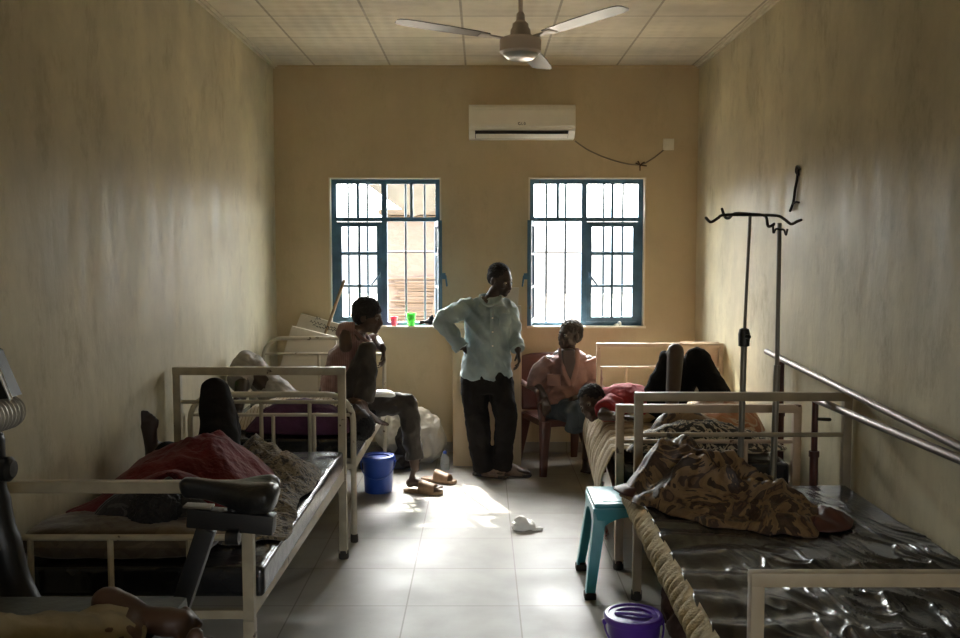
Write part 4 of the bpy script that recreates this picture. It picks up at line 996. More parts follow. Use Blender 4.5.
for hx, kx, kk, dy in ((559, 576, 412, .32), (577, 590, 408, .42)):
    h_ = A(hx, 409, Yc-.02); k_ = A(kx, kk, Yc-dy); cloth_limb(T, [h_, h_.lerp(k_, .5), k_], [.10, .088, .078], side=(1, 0, 0)); T.ell(k_, (.076, .07, .07))
    cloth_limb(T, [k_, k_+V((0, .04, -.14))], [.074, .078], side=(1, 0, 0))
remesh(T, 'trousers', M['trouser_slate'], root, .0075, 3, fold_disp(.010, 7, seed=31))

# ---------- man lying on the far right bed, knees up, red shirt
root = thing('person', 'person lying on the far right bed in a red shirt and black trousers, knees up', 'person', (1.1, 5.85, .6))
B = MB(); hc = A(592, 403, 5.84); P, R = head(B, hc, V((-.62, -.72, -.15)), V((-.45, .10, .88)), .98)
nk = A(607, 404, 5.88); ch = A(628, 403, 5.95); hp = A(656, 409, 6.03)
limb(B, [ch, nk, A(601, 404, 5.87)], [.07, .05, .05]); limb(B, [nk+V((.03, 0, 0)), ch, A(642, 406, 5.99), hp], [.12, .15, .13, .145], [.07, .095, .085, .09], side=(-.2, 1, 0), seg=20)
s1 = A(610, 407, 5.74); e1 = A(603, 415, 5.60); w1 = A(620, 417, 5.52); limb(B, [s1, e1], [.045, .036]); limb(B, [e1, w1], [.036, .025]); hand(B, w1, V((1, .1, -.1)), V((0, 0, -1)), 1, .3, .95)
s2 = A(618, 399, 6.06); e2 = A(640, 404, 6.16); w2 = A(655, 400, 6.03); limb(B, [s2, e2], [.045, .036]); limb(B, [e2, w2], [.036, .025]); hand(B, w2, V((1, -.4, 0)), V((0, 0, -1)), 1, .3, .95)
k1 = A(675.5, 352, 5.72); a1 = A(671, 421, 5.50); k2 = A(697, 360, 5.95); a2 = A(733, 424, 5.70)
h1 = A(652, 413, 5.92); h2 = A(662, 412, 6.10)
limb(B, [h1, k1], [.080, .052]); limb(B, [k1, k1.lerp(a1, .35), a1], [.054, .048, .036]); foot(B, a1, V((.35, -1, -.1)), (0, 0, 1), .95, 1)
limb(B, [h2, k2], [.080, .052]); limb(B, [k2, k2.lerp(a2, .35), a2], [.052, .050, .034]); foot(B, a2, V((.6, -.8, -.1)), (0, 0, 1), .95, 1)
remesh(B, 'body', M['skin'], root, .0065, 3)
eyes(root, P, R, .98); haircap(root, P, R, M['hair'], .98, .009, amp=.005, front=.048)
S = MB(); S.loft(catmull([A(605, 404, 5.88), A(612, 403, 5.90), A(628, 402, 5.95), A(652, 407, 6.02)], 5), interp([.08, .165, .18, .17], 4, 5), interp([.06, .10, .118, .11], 4, 5), side=(-.2, 1, 0), seg=24, cap='flat')
cloth_limb(S, [s1+V((.02, .05, 0)), s1.lerp(e1, .75)], [.075, .068], side=(0, 0, 1)); cloth_limb(S, [s2, s2.lerp(e2, .7)], [.072, .062], side=(0, 0, 1))
sh = remesh(S, 'shirt', M['red'], root, .0075, 3, lambda p: fold_disp(.016, 8, (1.5, .7, 1), 33)(p)+fold_disp(.005, 18, seed=38)(p))
T = MB(); T.loft([A(648, 408, 6.0), A(660, 411, 6.03)], [.165, .16], [.11, .115], side=(-.2, 1, 0), seg=22)
cloth_limb(T, [h1, h1.lerp(k1, .55), k1+V((-.02, .03, -.02))], [.115, .088, .058], side=(0, 1, 0))
cloth_limb(T, [h2, h2.lerp(k2, .5), k2], [.115, .095, .082], side=(0, 1, 0)); T.ell(k2, (.082, .08, .078)); cloth_limb(T, [k2, k2.lerp(a2, .4), k2.lerp(a2, .9)], [.082, .090, .066], side=(0, 1, 0))
remesh(T, 'trousers', M['trouser_black'], root, .0075, 3, lambda p: fold_disp(.012, 6, seed=41)(p)+fold_disp(.005, 16, seed=43)(p))

# ---------- patient on the near left bed: head on the pillow, red fleece over the hips, black knee up
root = thing('person', 'person lying under a dark red fleece on the near left bed, one black-clad knee raised', 'person', (-1.3, 4.1, .6))
B = MB(); hc = V((-1.20, 3.44, .745)); P, R = head(B, hc, V((.1, .25, .95)), V((0, -1, .2)), 1.0)
nk = V((-1.24, 3.62, .715)); ch = V((-1.25, 3.85, .725)); hp = V((-1.27, 4.22, .705))
limb(B, [ch, nk, V((-1.21, 3.52, .76))], [.07, .05, .05]); limb(B, [nk+V((0, .04, 0)), ch, V((-1.26, 4.05, .71)), hp], [.12, .16, .13, .15], [.07, .095, .085, .09], side=(1, 0, 0), seg=20)
k1 = A(215, 388, 4.48)+V((0, 0, -.03)); a1 = V((-1.30, 4.74, .70)); h1 = V((-1.20, 4.24, .71)); limb(B, [h1, k1], [.08, .055]); limb(B, [k1, k1.lerp(a1, .35), a1], [.055, .05, .034]); foot(B, a1, V((.1, 1, -.1)), (0, 0, 1), .95, 1)
a2 = A(154, 447, 4.56); h2 = V((-1.36, 4.24, .70)); k2 = V((-1.48, 4.44, .70)); limb(B, [h2, k2], [.08, .055]); limb(B, [k2, a2], [.052, .036])
foot(B, a2+V((0, .0, -.02)), V((.02, .05, 1)), (0, 1, .05), 1.0, 1)
for k in (-1, 1):
    s_ = V((-1.25+k*.16, 3.78, .73)); e_ = V((-1.25+k*.27, 3.98, .69)); w_ = V((-1.25+k*.24, 4.18, .68)); limb(B, [s_, e_], [.046, .037]); limb(B, [e_, w_], [.037, .026]); hand(B, w_, V((0, 1, 0)), V((0, 0, -1)), 1, .3, .95)
remesh(B, 'body', M['skin2'], root, .0075, 2)
eyes(root, P, R); haircap(root, P, R, M['hair'], 1.0, .026, amp=.010, fr=42, front=.04)
T = MB(); T.loft([V((-1.27, 4.12, .71)), V((-1.28, 4.28, .71))], [.165, .165], [.11, .11], side=(1, 0, 0), seg=22)
cloth_limb(T, [h1, h1.lerp(k1, .5), k1], [.11, .088, .076]); T.ell(k1, (.076, .076, .078)); cloth_limb(T, [k1, k1.lerp(a1, .5), k1.lerp(a1, .85)], [.076, .078, .075])
cloth_limb(T, [h2, k2], [.11, .08]); T.ell(k2, (.08, .08, .08))
cloth_limb(T, [k2, k2.lerp(a2, .5)], [.074, .058])
remesh(T, 'trousers', M['trouser_black'], root, .008, 3, fold_disp(.008, 8, seed=52))
def hR_(x, y, t):
    e = 1-t**5
    h = .10*G(x, y, -1.18, 4.15, .22, .22)+.10*G(x, y, -1.22, 3.98, .24, .17)+.04*G(x, y, -1.5, 4.15, .14, .25)+.115*G(x, y, -1.25, 3.76, .30, .16)
    d = creases(x, y, 11, .9, 4)
    return .63+e*(.08+h*(.80+.3*d)+.020*d)
b = heap('blanket', [(-1.60, 3.80), (-1.42, 3.62), (-1.15, 3.58), (-.95, 3.68), (-.87, 3.95), (-.90, 4.15), (-.98, 4.34), (-1.12, 4.42), (-1.35, 4.5), (-1.60, 4.56), (-1.67, 4.3)],
         hR_, M['dark_red'], nr=60, na=150, thick=.012, rough=.03, seed=9)
tag(b, 'dark red fleece blanket over the patient on the near left bed', 'blanket')
# black and red shawl round the head
def hS(x, y, t): return .70+(1-t**4)*(.10*G(x, y, -1.2, 3.55, .22, .12)+.035)+.018*crumple(x, y, 4)*(1-t**4)
b = heap('shawl', [(-1.56, 3.48), (-1.40, 3.43), (-1.34, 3.50), (-1.2, 3.56), (-1.02, 3.45), (-.90, 3.44), (-.86, 3.56), (-1.0, 3.64), (-1.25, 3.68), (-1.5, 3.62)], hS, M['dark_red'], nr=24, na=90, thick=.010, seed=4)
tag(b, 'dark red shawl gathered around the black-haired head on the mottled pillow', 'shawl')

def hK(x, y, t): return .70+(1-t**4)*(.085+.03*creases(x, y, 31, .5, 8))-.015*t
b = heap('scarf', [(-1.46, 3.40), (-1.34, 3.36), (-1.2, 3.35), (-1.06, 3.37), (-.98, 3.44), (-1.05, 3.52), (-1.25, 3.56), (-1.42, 3.50)], hK, M['bandw_dark'], nr=26, na=90, thick=.008, seed=15)
tag(b, 'black patterned scarf bundled round the head behind the near cream rail', 'scarf')

# ---------- patient on the far left bed
root = thing('person', 'person lying on the rounded ivory bed, pale grey trousered knee raised against the wall', 'person', (-1.3, 6.1, .6))
B = MB(); hc = A(357, 421, 5.70); P, R = head(B, hc, V((.2, -.3, .9)), V((.9, -.4, .1)), .98)
nk = A(341, 424, 5.76); ch = A(322, 426, 5.84); hp = A(296, 418, 6.15)
limb(B, [ch, nk, A(349, 422, 5.72)], [.07, .05, .05]); limb(B, [nk+V((-.03, 0, 0)), ch, A(310, 424, 5.98), hp], [.12, .15, .13, .14], [.07, .09, .08, .09], side=(.3, 1, 0), seg=20)
k1 = A(246, 366, 6.28); h1 = A(290, 408, 6.18); a1 = A(238, 408, 5.98); limb(B, [h1, k1], [.082, .058]); limb(B, [k1, k1.lerp(a1, .35), a1], [.055, .052, .036]); foot(B, a1, V((.1, -.9, -.1)), (0, 0, 1), .95, -1)
k2 = A(262, 398, 6.60); h2 = A(288, 412, 6.30); a2 = A(262, 402, 6.72); limb(B, [h2, k2], [.082, .058]); limb(B, [k2, a2], [.055, .036]); foot(B, a2, V((.05, .9, .1)), (0, 0, 1), .95, -1)
s1 = A(330, 428, 5.70); e1 = A(312, 432, 5.60); w1 = A(296, 428, 5.72); limb(B, [s1, e1], [.046, .037]); limb(B, [e1, w1], [.037, .026]); hand(B, w1, V((-1, .3, 0)), V((0, 0, -1)), 1, .3, .95)
remesh(B, 'body', M['skin2'], root, .0075, 2)
haircap(root, P, R, M['hair'], .98, .008, amp=.004)
T = MB(); T.loft([A(304, 420, 6.05), A(292, 416, 6.18)], [.16, .16], [.11, .11], side=(.3, 1, 0), seg=22)
cloth_limb(T, [h1, A(266, 383, 6.28), k1+V((.01, 0, .02))], [.115, .098, .086]); T.ell(k1+V((0, 0, .02)), (.082, .088, .084)); cloth_limb(T, [k1+V((-.01, 0, 0)), k1.lerp(a1, .45)+V((-.03, 0, 0))], [.092, .080])
cloth_limb(T, [h2, k2], [.11, .09]); T.ell(k2, (.09, .09, .085)); cloth_limb(T, [k2, k2.lerp(a2, .7)], [.085, .075])
remesh(T, 'trousers', M['trouser_pale'], root, .0075, 3, lambda p: fold_disp(.013, 7, seed=62)(p)+fold_disp(.005, 16, seed=63)(p))
S = MB(); S.loft(catmull([A(338, 424, 5.78), A(330, 425, 5.80), A(318, 426, 5.88), A(302, 423, 6.06)], 5), interp([.08, .16, .175, .165], 4, 5), interp([.06, .10, .115, .11], 4, 5), side=(.3, 1, 0), seg=24, cap='flat')
remesh(S, 'shirt', M['purple_cloth'], root, .0075, 3, fold_disp(.012, 8, seed=65))
# cream printed sheet and plum cover on bed B
def hB1(x, y, t): e = 1-t**4; return .615+e*(.09*G(x, y, -1.15, 6.0, .35, .22)+.07*G(x, y, -1.35, 5.75, .2, .2)+.04)+.035*e*crumple(x, y, 6)
b = heap('bed_sheet', [(-1.55, 5.66), (-1.3, 5.60), (-1.08, 5.78), (-.86, 5.76), (-.80, 5.95), (-.86, 6.2), (-1.05, 6.32), (-1.30, 6.12), (-1.5, 5.95)], hB1, M['cream_cloth'], nr=44, na=120, thick=.006, seed=11)
tag(b, 'cream and brown striped sheet bunched on the rounded ivory bed', 'bed sheet')
def hB2(x, y, t): e = 1-t**5; return .612+e*(.12*G(x, y, -1.10, 5.62, .34, .12)+.05)+.03*e*crumple(x, y, 8)
b = heap('blanket', [(-1.42, 5.56), (-1.15, 5.47), (-.90, 5.46), (-.80, 5.55), (-.82, 5.72), (-1.05, 5.76), (-1.3, 5.72)], hB2, M['purple_cloth'], nr=30, na=100, thick=.008, seed=12)
tag(b, 'dark plum blanket at the near end of the rounded ivory bed', 'blanket')
def hB3(x, y, t): e = 1-t**4; return .612+e*.10+.04*e*crumple(x, y, 14)
b = heap('blanket', [(-.92, 5.66), (-.80, 5.60), (-.74, 5.72), (-.735, 5.95), (-.76, 6.2), (-.88, 6.25), (-.96, 6.0)], hB3, M['brown_cloth'], nr=24, na=80, thick=.008, seed=14)
tag(b, 'rumpled brown blanket at the aisle edge of the rounded ivory bed', 'blanket')

# ============================================================ BEDDING ON THE FAR RIGHT BED
bx = lambda y: .738+.061*(y-4.9)     # left edge of bed E
def sE(u, v):
    y = 5.02+1.76*u; x0 = bx(y)
    f1 = math.sin(y*30+5*noise.noise(V((v*2.2, y*2, 0))))
    if v < .32:
        k = v/.32; z = .27+.33*k+.0; x = x0-.075-.030*math.sin(k*math.pi)-.012*f1*(1-k*.4)+.05*k*k
        if u < .14: z += .02
        z += .012*f1
    else:
        k = (v-.32)/.68; x = x0-.025+.93*k; z = .600+.012*f1*(1-k*.5)+.02*crumple(x, y, 3)+.018*G(x, y, x0+.1, y, .12, 9)
    return V((x, y, z))
o = sheet('bed_sheet', sE, 170, 60, M['stripe'], None, .006)
tag(o, 'cream and brown striped sheet hanging over the side of the far right bed', 'bed sheet')
def hE1(x, y, t): e = 1-t**4; return .615+e*(.10*G(x, y, 1.15, 5.1, .35, .16)+.03)+.04*e*crumple(x, y, 21)
b = heap('blanket', [(.80, 5.0), (1.1, 4.96), (1.4, 4.97), (1.62, 5.0), (1.66, 5.25), (1.45, 5.36), (1.1, 5.34), (.85, 5.25)], hE1, M['bandw'], nr=34, na=120, thick=.008, seed=22)
tag(b, 'black and cream patterned blanket at the near end of the far right bed', 'blanket')
def hE2(x, y, t): e = 1-t**4; return .63+e*.11+.06*e*crumple(x, y, 24)
b = heap('blanket', [(1.20, 5.42), (1.45, 5.38), (1.66, 5.46), (1.72, 5.8), (1.70, 6.2), (1.45, 6.3), (1.36, 5.9), (1.25, 5.6)], hE2, M['orange_print'], nr=30, na=100, thick=.008, seed=25)
tag(b, 'orange and cream blanket behind the raised knees on the far right bed', 'blanket')
def hE3(x, y, t): e = 1-t**4; return .60+e*(.13*G(x, y, 1.12, 5.2, .25, .2)+.07)+.03*e*crumple(x, y, 27)
b = heap('blanket', [(.92, 5.20), (1.1, 5.08), (1.3, 5.10), (1.42, 5.28), (1.30, 5.42), (1.05, 5.44)], hE3, M['pattern_brown'], nr=26, na=90, thick=.008, seed=28)
tag(b, 'small brown printed blanket folded below the knees on the far right bed', 'blanket')
pil('pillow', (.92, 6.02, .655), .19, .24, .055, M['stripe'], 'striped pillow under the head of the patient in red', seed=7)
def rw(u, v):
    y = 5.0+.75*u; return V((bx(y)-.050-.014*math.sin(y*34)-.02*math.sin(v*3), y, .12+.20*v+.02*noise.noise(V((y*8, 0, 2)))))
tag(sheet('cloth', rw, 50, 12, M['redwhite'], None, .005), 'red and white printed cloth hanging low beside the far right bed', 'cloth')
cc = thing('chair', 'faded pink chair in the corner behind the far right bed', 'chair', (1.55, 7.3, 0))
Yk = 6.895
a_, b_ = A(681, 343, Yk), A(719, 343, Yk); z1, z0 = A(0, 342, Yk).z, A(0, 371, Yk).z
MB().prism([(a_.x, z1), (b_.x, z1), (b_.x, z0+.04), (b_.x-.04, z0), (a_.x+.04, z0), (a_.x-.005, z0+.04)], 'y', Yk, Yk+.03).build('backrest', M['bed_pink'], cc, False)
for x in (a_.x+.05, b_.x-.05): MB().box((x, Yk+.02, (z0+.0)/2+.01), (.035, .035, z0), bev=.005).build('leg', M['bed_pink'], cc)
for x in (a_.x+.05, b_.x-.05): MB().box((x, Yk+.38, .22), (.035, .035, .44), bev=.005).build('leg', M['bed_pink'], cc)
MB().box(((a_.x+b_.x)/2, Yk+.22, .45), (.33, .42, .03), bev=.008).build('seat', M['bed_pink'], cc)

# ============================================================ DRIP STANDS
def base5(par, x, y, m):
    for k in range(5):
        q = k*math.tau/5+.3; l = MB().cone((x, y, .10), .014, (x+.19*math.cos(q), y+.19*math.sin(q), .055), .011, 8).build('leg', m, par)
        w_ = MB().lathe([(.001, -.01), (.024, -.01), (.024, .01), (.001, .01)], (x+.19*math.cos(q), y+.19*math.sin(q), .025), 14, Matrix.Rotation(math.pi/2, 3, 'X')); w_.build('caster', M['dark_sole'], l)
Yi = 4.70
iv = thing('drip_stand', 'taller grey drip stand with wide curled hooks and a black clamp', 'drip stand', (1.325, Yi, 0))
t0 = A(750, 216, Yi); t1 = A(743.5, 352, Yi); t2 = V((1.318, Yi, .10))
MB().tube([t1, t0], .0085, 10).build('upper_pole', M['pole_steel'], iv)
MB().tube([t2, A(744, 343, Yi)], .0155, 12).build('lower_pole', M['pole_steel'], iv)
ck = MB().lathe([(.016, -.045), (.028, -.04), (.030, .02), (.024, .045), (.012, .05)], A(744, 338, Yi), 16); ck.build('clamp', M['black_plastic'], iv)
MB().cone(A(744, 336, Yi)+V((.0, -.02, 0)), .010, A(744, 336, Yi)+V((.012, -.045, .0)), .012, 8).build('clamp_knob', M['black_plastic'], iv)
hk = lambda pts: MB().tube(catmull([A(x, y, Yi+d) for x, y, d in pts], 6), .0075, 8, cap='round').build('hook', M['dark_steel'], iv)
hk([(706, 218, -.05), (711, 222, -.05), (718, 218, -.03), (724, 215, -.01), (750, 215, 0)])
hk([(750, 215, 0), (776, 215.5, 0), (784, 219, -.01), (791, 224, -.03), (797, 221.5, -.05), (801, 220, -.05)])
hk([(722, 209, .12), (725, 217, .12), (729, 218, .10), (735, 213.5, .05), (750, 214, 0)])
hk([(750, 214, 0), (765, 216, -.06), (768, 226, -.10), (773, 225, -.12), (774, 224, -.12)])
base5(iv, 1.318, Yi, M['pole_steel'])
iv = thing('drip_stand', 'shorter grey drip stand with a small double hook, beside the wall', 'drip stand', (1.50, 4.76, 0))
t0 = A(779.5, 223, 4.78); t1 = A(777, 365, 4.77); t2 = V((1.505, 4.76, .10))
MB().tube([t1, t0], .0115, 10).build('upper_pole', M['pole_steel'], iv)
MB().tube([t2, t1], .0165, 12).build('lower_pole', M['pole_steel'], iv)
MB().tube(catmull([A(x, y, 4.77) for x, y in ((773, 225), (773.5, 233), (776, 229), (780, 229.5), (784, 230), (786, 235), (787.5, 229))], 5), .0055, 8).build('hook', M['dark_steel'], iv)
base5(iv, 1.505, 4.76, M['pole_steel'])

# ============================================================ WALKING RAILS AT THE RIGHT WALL
rl = thing('walking_rail', 'steel walking rails on maroon posts along the right wall', 'handrail', (1.7, 4.6, 0))
def ext(a, b, k): return a+(b-a)*k
f1, n1 = V((1.757, 5.72, 1.082)), V((1.695, 3.30, 1.010)); n1 = ext(f1, n1, 1.25)
MB().tube([f1, n1], .0175, 14, cap='round').build('handrail', M['rail_steel'], rl)
f2, n2 = V((1.675, 4.78, .955)), V((1.630, 3.17, .992)); n2 = ext(f2, n2, 1.2)
MB().tube([f2, n2], .0175, 14, cap='round').build('handrail', M['rail_steel'], rl)
def rpost(x, y, top, pin=None):
    p = MB().tube([(x, y, .012), (x, y, top*.72)], .021, 12).build('post', M['maroon_steel'], rl)
    MB().tube([(x, y, top*.70), (x, y, top)], .016, 12).build('inner_post', M['maroon_steel'], p)
    MB().box((x, y, .008), (.14 if x < 1.7 else .08, .16, .014), bev=.003).build('base_plate', M['maroon_steel'], p)
    MB().tube([(x, y, top*.73), (x, y, top*.70)], .026, 12).build('collar', M['maroon_steel'], p)
    if pin: MB().cone((x, y, pin), .008, (x+.055, y-.05, pin+.006), .009, 8).build('locking_pin', M['dark_steel'], p)
rpost(1.742, 5.38, 1.06); rpost(1.672, 4.63, .955, .86); rpost(1.742, 2.3, .98)
# ============================================================ TEAL STOOL, BUCKETS
st = thing('stool', 'teal plastic stool between the two right-hand beds', 'stool', (.73, 4.66, 0))
X0, X1, Y0, Y1, Z = .555, .92, 4.50, 4.85, .462
tp = MB(); tp.box(((X0+X1)/2, (Y0+Y1)/2, Z-.012), (X1-X0, Y1-Y0, .024), bev=.008); tp.box(((X0+X1)/2, (Y0+Y1)/2, Z-.03), (X1-X0+.012, Y1-Y0+.012, .016), bev=.006)
tpo = tp.build('seat', M['teal'], st)
MB().box(((X0+X1)/2, (Y0+Y1)/2, Z+.0005), (X1-X0-.09, Y1-Y0-.09, .004), bev=.0015).build('seat_panel', M['teal'], tpo)
for (ax, s_) in (('x', Y0), ('x', Y1), ('y', X0), ('y', X1)):
    n = 16; poly = []
    L0, L1 = (X0, X1) if ax == 'x' else (Y0, Y1)
    top = [(L0, Z-.035), (L1, Z-.035)]; arch = [(L1-.035-(L1-L0-.07)*k/n, Z-.15+.085*math.sin(math.pi*k/n)**.45) for k in range(n+1)]
    mb = MB().prism(top+arch, 'y' if ax == 'x' else 'x', s_-.006, s_+.006); mb.build('apron', M['teal'], st, False)
for i, x in enumerate((X0, X1)):
    for j, y in enumerate((Y0, Y1)):
        sx, sy = (1 if i else -1), (1 if j else -1); fx_, fy_ = x+sx*.045, y+sy*.055
        if sx > 0 and sy < 0: fx_, fy_ = x+.03, y+.0
        l = MB(); w0 = .062; w1 = .045
        def angle(wd, z, X_, Y_): return [(X_, Y_, z), (X_-sx*wd, Y_, z), (X_-sx*wd, Y_-sy*.012, z), (X_-sx*.012, Y_-sy*.012, z), (X_-sx*.012, Y_-sy*wd, z), (X_, Y_-sy*wd, z)]
        r0 = angle(w0, Z-.04, x, y); r1 = angle(w1, .03, fx_, fy_); n = 6
        l.add(r0+r1, [tuple(range(n)), tuple(reversed(range(n, 2*n)))]+[(k, k+n, (k+1) % n+n, (k+1) % n) for k in range(n)])
        lo = l.build('leg', M['teal'], st, False)
        MB().box((fx_-sx*.022, fy_-sy*.022, .017), (.058, .058, .034), bev=.008).build('rubber_foot', M['dark_sole'], lo)
def bucket(label, c, r, h, m, lidknob=False, name='bucket'):
    t = thing(name, label, 'bucket', c); x, y, z = c
    MB().lathe([(r*.80, 0), (r*.82, .006), (r*.93, h*.84), (r*.96, h*.86), (r*.96, h*.90), (r*.93, h*.91)], (x, y, 0), 40).build('body', m, t)
    for k in range(1): pass
    lid = MB().lathe([(r*.99, h*.86), (r*1.02, h*.88), (r*1.02, h*.955), (r*.97, h*.985), (r*.88, h*.99), (r*.84, h*.965), (r*.66, h*.965), (r*.63, h*.93), (.001, h*.93)], (x, y, 0), 44).build('lid', m, t)
    if lidknob:
        MB().loft(catmull([(x-r*.6, y+r*.15, h*.955), (x-r*.2, y+r*.1, h*.97), (x, y, h*.975), (x+r*.2, y-r*.1, h*.97), (x+r*.6, y-r*.15, h*.955)], 5), [r*.10]*21, [r*.05]*21, side=(0, 1, 0)).build('grip', m, lid)
    hd = [(x+r*1.03*math.cos(q), y+(-r*.55)*math.sin(q) if True else y, h*.83-h*.42*math.sin(q)*1.0) for q in [math.pi*k/16 for k in range(17)]]
    hd = [(a, y-r*1.0*math.sin(math.pi*k/16)-.004, cz) for k, (a, _, cz) in enumerate(hd)]
    MB().tube(hd, .004, 8).build('handle', m, t)
    for k in (-1, 1): MB().ell((x+k*r*1.0, y, h*.83), (.010, .014, .014)).build('handle_lug', m, t)
    return t
bucket('blue lidded plastic bucket on the floor beside the rounded ivory bed', (A(380, 487, 6.62).x, 6.52, 0), .118, .262, M['blue_bucket'])
bucket('purple lidded plastic bucket on the floor beside the foam mattress', (.622, 3.72, 0), .118, .225, M['purple'], True)

# ============================================================ THINGS ON THE SILL
def cup(label, px_, m, r, h):
    t = thing('cup', label, 'cup', (px2x(px_, YB+.03), YB+.03, 1.072))
    MB().lathe([(.001, 0), (r*.72, 0), (r*.74, .003), (r, h), (r*1.04, h+.003), (r*.96, h+.003), (r*.92, h-.003), (r*.68, .006), (.001, .006)], (px2x(px_, YB+.03), YB+.03, 1.0725), 28).build('cup_body', m, t)
    MB().lathe([(r*.99, h*.82), (r*1.03, h*.84), (r*1.03, h*.87), (r*1.0, h*.89)], (px2x(px_, YB+.03), YB+.03, 1.0725), 28).build('rim_band', m, t)
cup('pink plastic cup on the left window sill', 394, M['pink_cup'], .030, .075)
cup('green plastic cup on the left window sill', 411, M['green_cup'], .041, .105)
bd = MB(); c0 = A(429, 322, YB-.0)
bd.ell(c0+V((.0, 0, 0)), (.045, .035, .026)); bd.ell(c0+V((.045, 0, .012)), (.035, .03, .030)); bd.cone(c0+V((.05, 0, .02)), .02, c0+V((.085, 0, .0)), .02)
for k, (dx, dz) in enumerate(((-.075, -.012), (-.07, .004), (.03, .055), (.012, .045))): bd.cone(c0+V((dx*.4, -.01, dz*.3)), .013, c0+V((dx, -.012, dz)), .009, 8)
bo = remesh(bd, 'dark_bundle', M['dark_cloth'], None, .005, 2, fold_disp(.004, 24, seed=3)); tag(bo, 'small dark lumpy bundle lying at the right end of the left window sill', 'bundle')
tag(remesh(MB().ell(A(619.5, 324, YB+.03), (.018, .02, .026)).ell(A(617, 325, YB+.03), (.03, .02, .013)), 'paper_wad', M['bag'], None, .005, 1), 'small white paper wad on the right window sill', 'paper')

# ============================================================ BOARDS, STICK, CABINET, SACKS AT THE BACK WALL
def leaning(name, pts, Ytop, Ybot, th, m):
    """sheet leaning to the wall; pts in photo px, depth from height"""
    zs = [A(x, y, 7.6).z for x, y in pts]; zt, zb = max(zs), min(zs); mb = MB(); f = []; b_ = []
    for (x, y), z in zip(pts, zs):
        Y = Ybot+(Ytop-Ybot)*(z-zb)/(zt-zb); p = A(x, y, Y); f.append(p); b_.append(p+V((0, th, 0)))
    n = len(f); mb.add(f+b_, [tuple(range(n)), tuple(reversed(range(n, 2*n)))]+[(i, i+n, (i+1) % n+n, (i+1) % n) for i in range(n)])
    return mb
o = leaning('x', [(301, 313.5), (356, 328.5), (352, 452), (270, 452), (289, 345)], 7.70, 7.45, .03, M['board']).build('foam_board', M['board'], None, False)
tag(o, 'large off-white board with black writing leaning in the back left corner', 'board')
ink = MB(); rnd = random.Random(5)
def inkline(x0, y0, x1, y1, n, h):
    for k in range(n):
        t = k/n; x = x0+(x1-x0)*t; y = y0+(y1-y0)*t
        p = A(x, y, 7.655); q = A(x+(x1-x0)/n*.8, y+(y1-y0)/n*.8+rnd.uniform(-h, h), 7.655); r_ = A(x+(x1-x0)/n*.4, y-rnd.uniform(0, h*1.6), 7.655)
        ink.tube([p, r_, q], .0035, 5)
inkline(310, 322, 340, 330, 9, 1.4); inkline(313, 325.5, 342, 333, 10, 1.0); inkline(316, 319.5, 321, 318, 2, 2)
ink.build('writing', M['ink'], o)
o = leaning('x', [(292, 326), (336, 337), (340, 440), (262, 440), (284, 352)], 7.38, 7.26, .025, M['board']).build('foam_board', M['board'], None, False)
tag(o, 'plain cream board leaning in front of the written one, back left corner', 'board')
MB_ = MB().cone(A(344, 281, 7.77), .013, V((-1.62, 7.42, .015)), .014, 10)
tag(MB_.build('wooden_stick', M['wood']), 'pale wooden stick leaning on the left window frame', 'stick')

cab = thing('cabinet', 'beige board cabinet behind the standing person', 'cabinet', (.05, 7.53, 0))
xa, xb = -.225, .315
MB().box(((xa+xb)/2, 7.535, .57), (xb-xa, .50, 1.14), bev=.006).build('body', M['cabinet'], cab)
MB().box(((xa+xb)/2, 7.277, .56), (xb-xa-.03, .02, 1.06), bev=.004).build('door', M['cabinet'], cab)
pp = thing('paper_stack', 'pale folded papers standing on the beige cabinet behind the standing person', 'papers', (.24, 7.6, 1.14))
MB().box(A(512, 303, 7.62), (.10, .012, .26), (0.05, .06, 0), bev=.002).build('paper', M['board'], pp)
MB().box((.26, 7.50, 1.20), (.12, .02, .12), (0.1, -.05, .1), bev=.002).build('paper', M['board'], pp)

def lump(parts, name, m, label, cat, vox=.010, amp=.018, fr=7, seed=0):
    mb = MB()
    for c, r in parts: mb.ell(c, r, seg=20, rings=12)
    zmin = min(c[2]-r[2] for c, r in parts)
    o = remesh(mb, name, m, None, vox, 3, lambda p: fold_disp(amp, fr, (1.3, 1, .7), seed)(p)+fold_disp(amp*.4, fr*2.7, seed=seed+1)(p))
    for v in o.data.vertices: v.co.z = max(v.co.z, .004)
    return tag(o, label, cat)
lump([(V((-.44, 7.42, .20)), (.16, .15, .20)), (V((-.52, 7.45, .34)), (.12, .12, .11))], 'plastic_sack', M['sack'], 'milky plastic sack slumped against the back wall right of the seated man\'s shin', 'sack', seed=3)
lump([(V((-.70, 7.36, .28)), (.15, .14, .19)), (V((-.66, 7.38, .42)), (.10, .10, .10))], 'plastic_sack', M['sack'], 'milky plastic sack behind the seated man\'s knee', 'sack', seed=6)
lump([(V((-.58, 7.20, .10)), (.10, .06, .10)), (V((-.62, 7.20, .22)), (.05, .05, .12))], 'dark_bag', M['dark_cloth'], 'near-black cloth bag between the milky sacks', 'bag', seed=8)
dc = thing('dark_crate', 'low dark crate under the milky sack behind the bed', 'crate', (-.75, 7.3, 0))
MB().box((-.78, 7.32, .055), (.36, .34, .10), bev=.008).build('body', M['black_plastic'], dc); MB().box((-.78, 7.32, .112), (.38, .36, .014), bev=.004).build('rim', M['black_plastic'], dc)
bt = thing('plastic_bottle', 'small clear plastic bottle on the floor by the cabinet', 'bottle', (-.285, 7.18, 0))
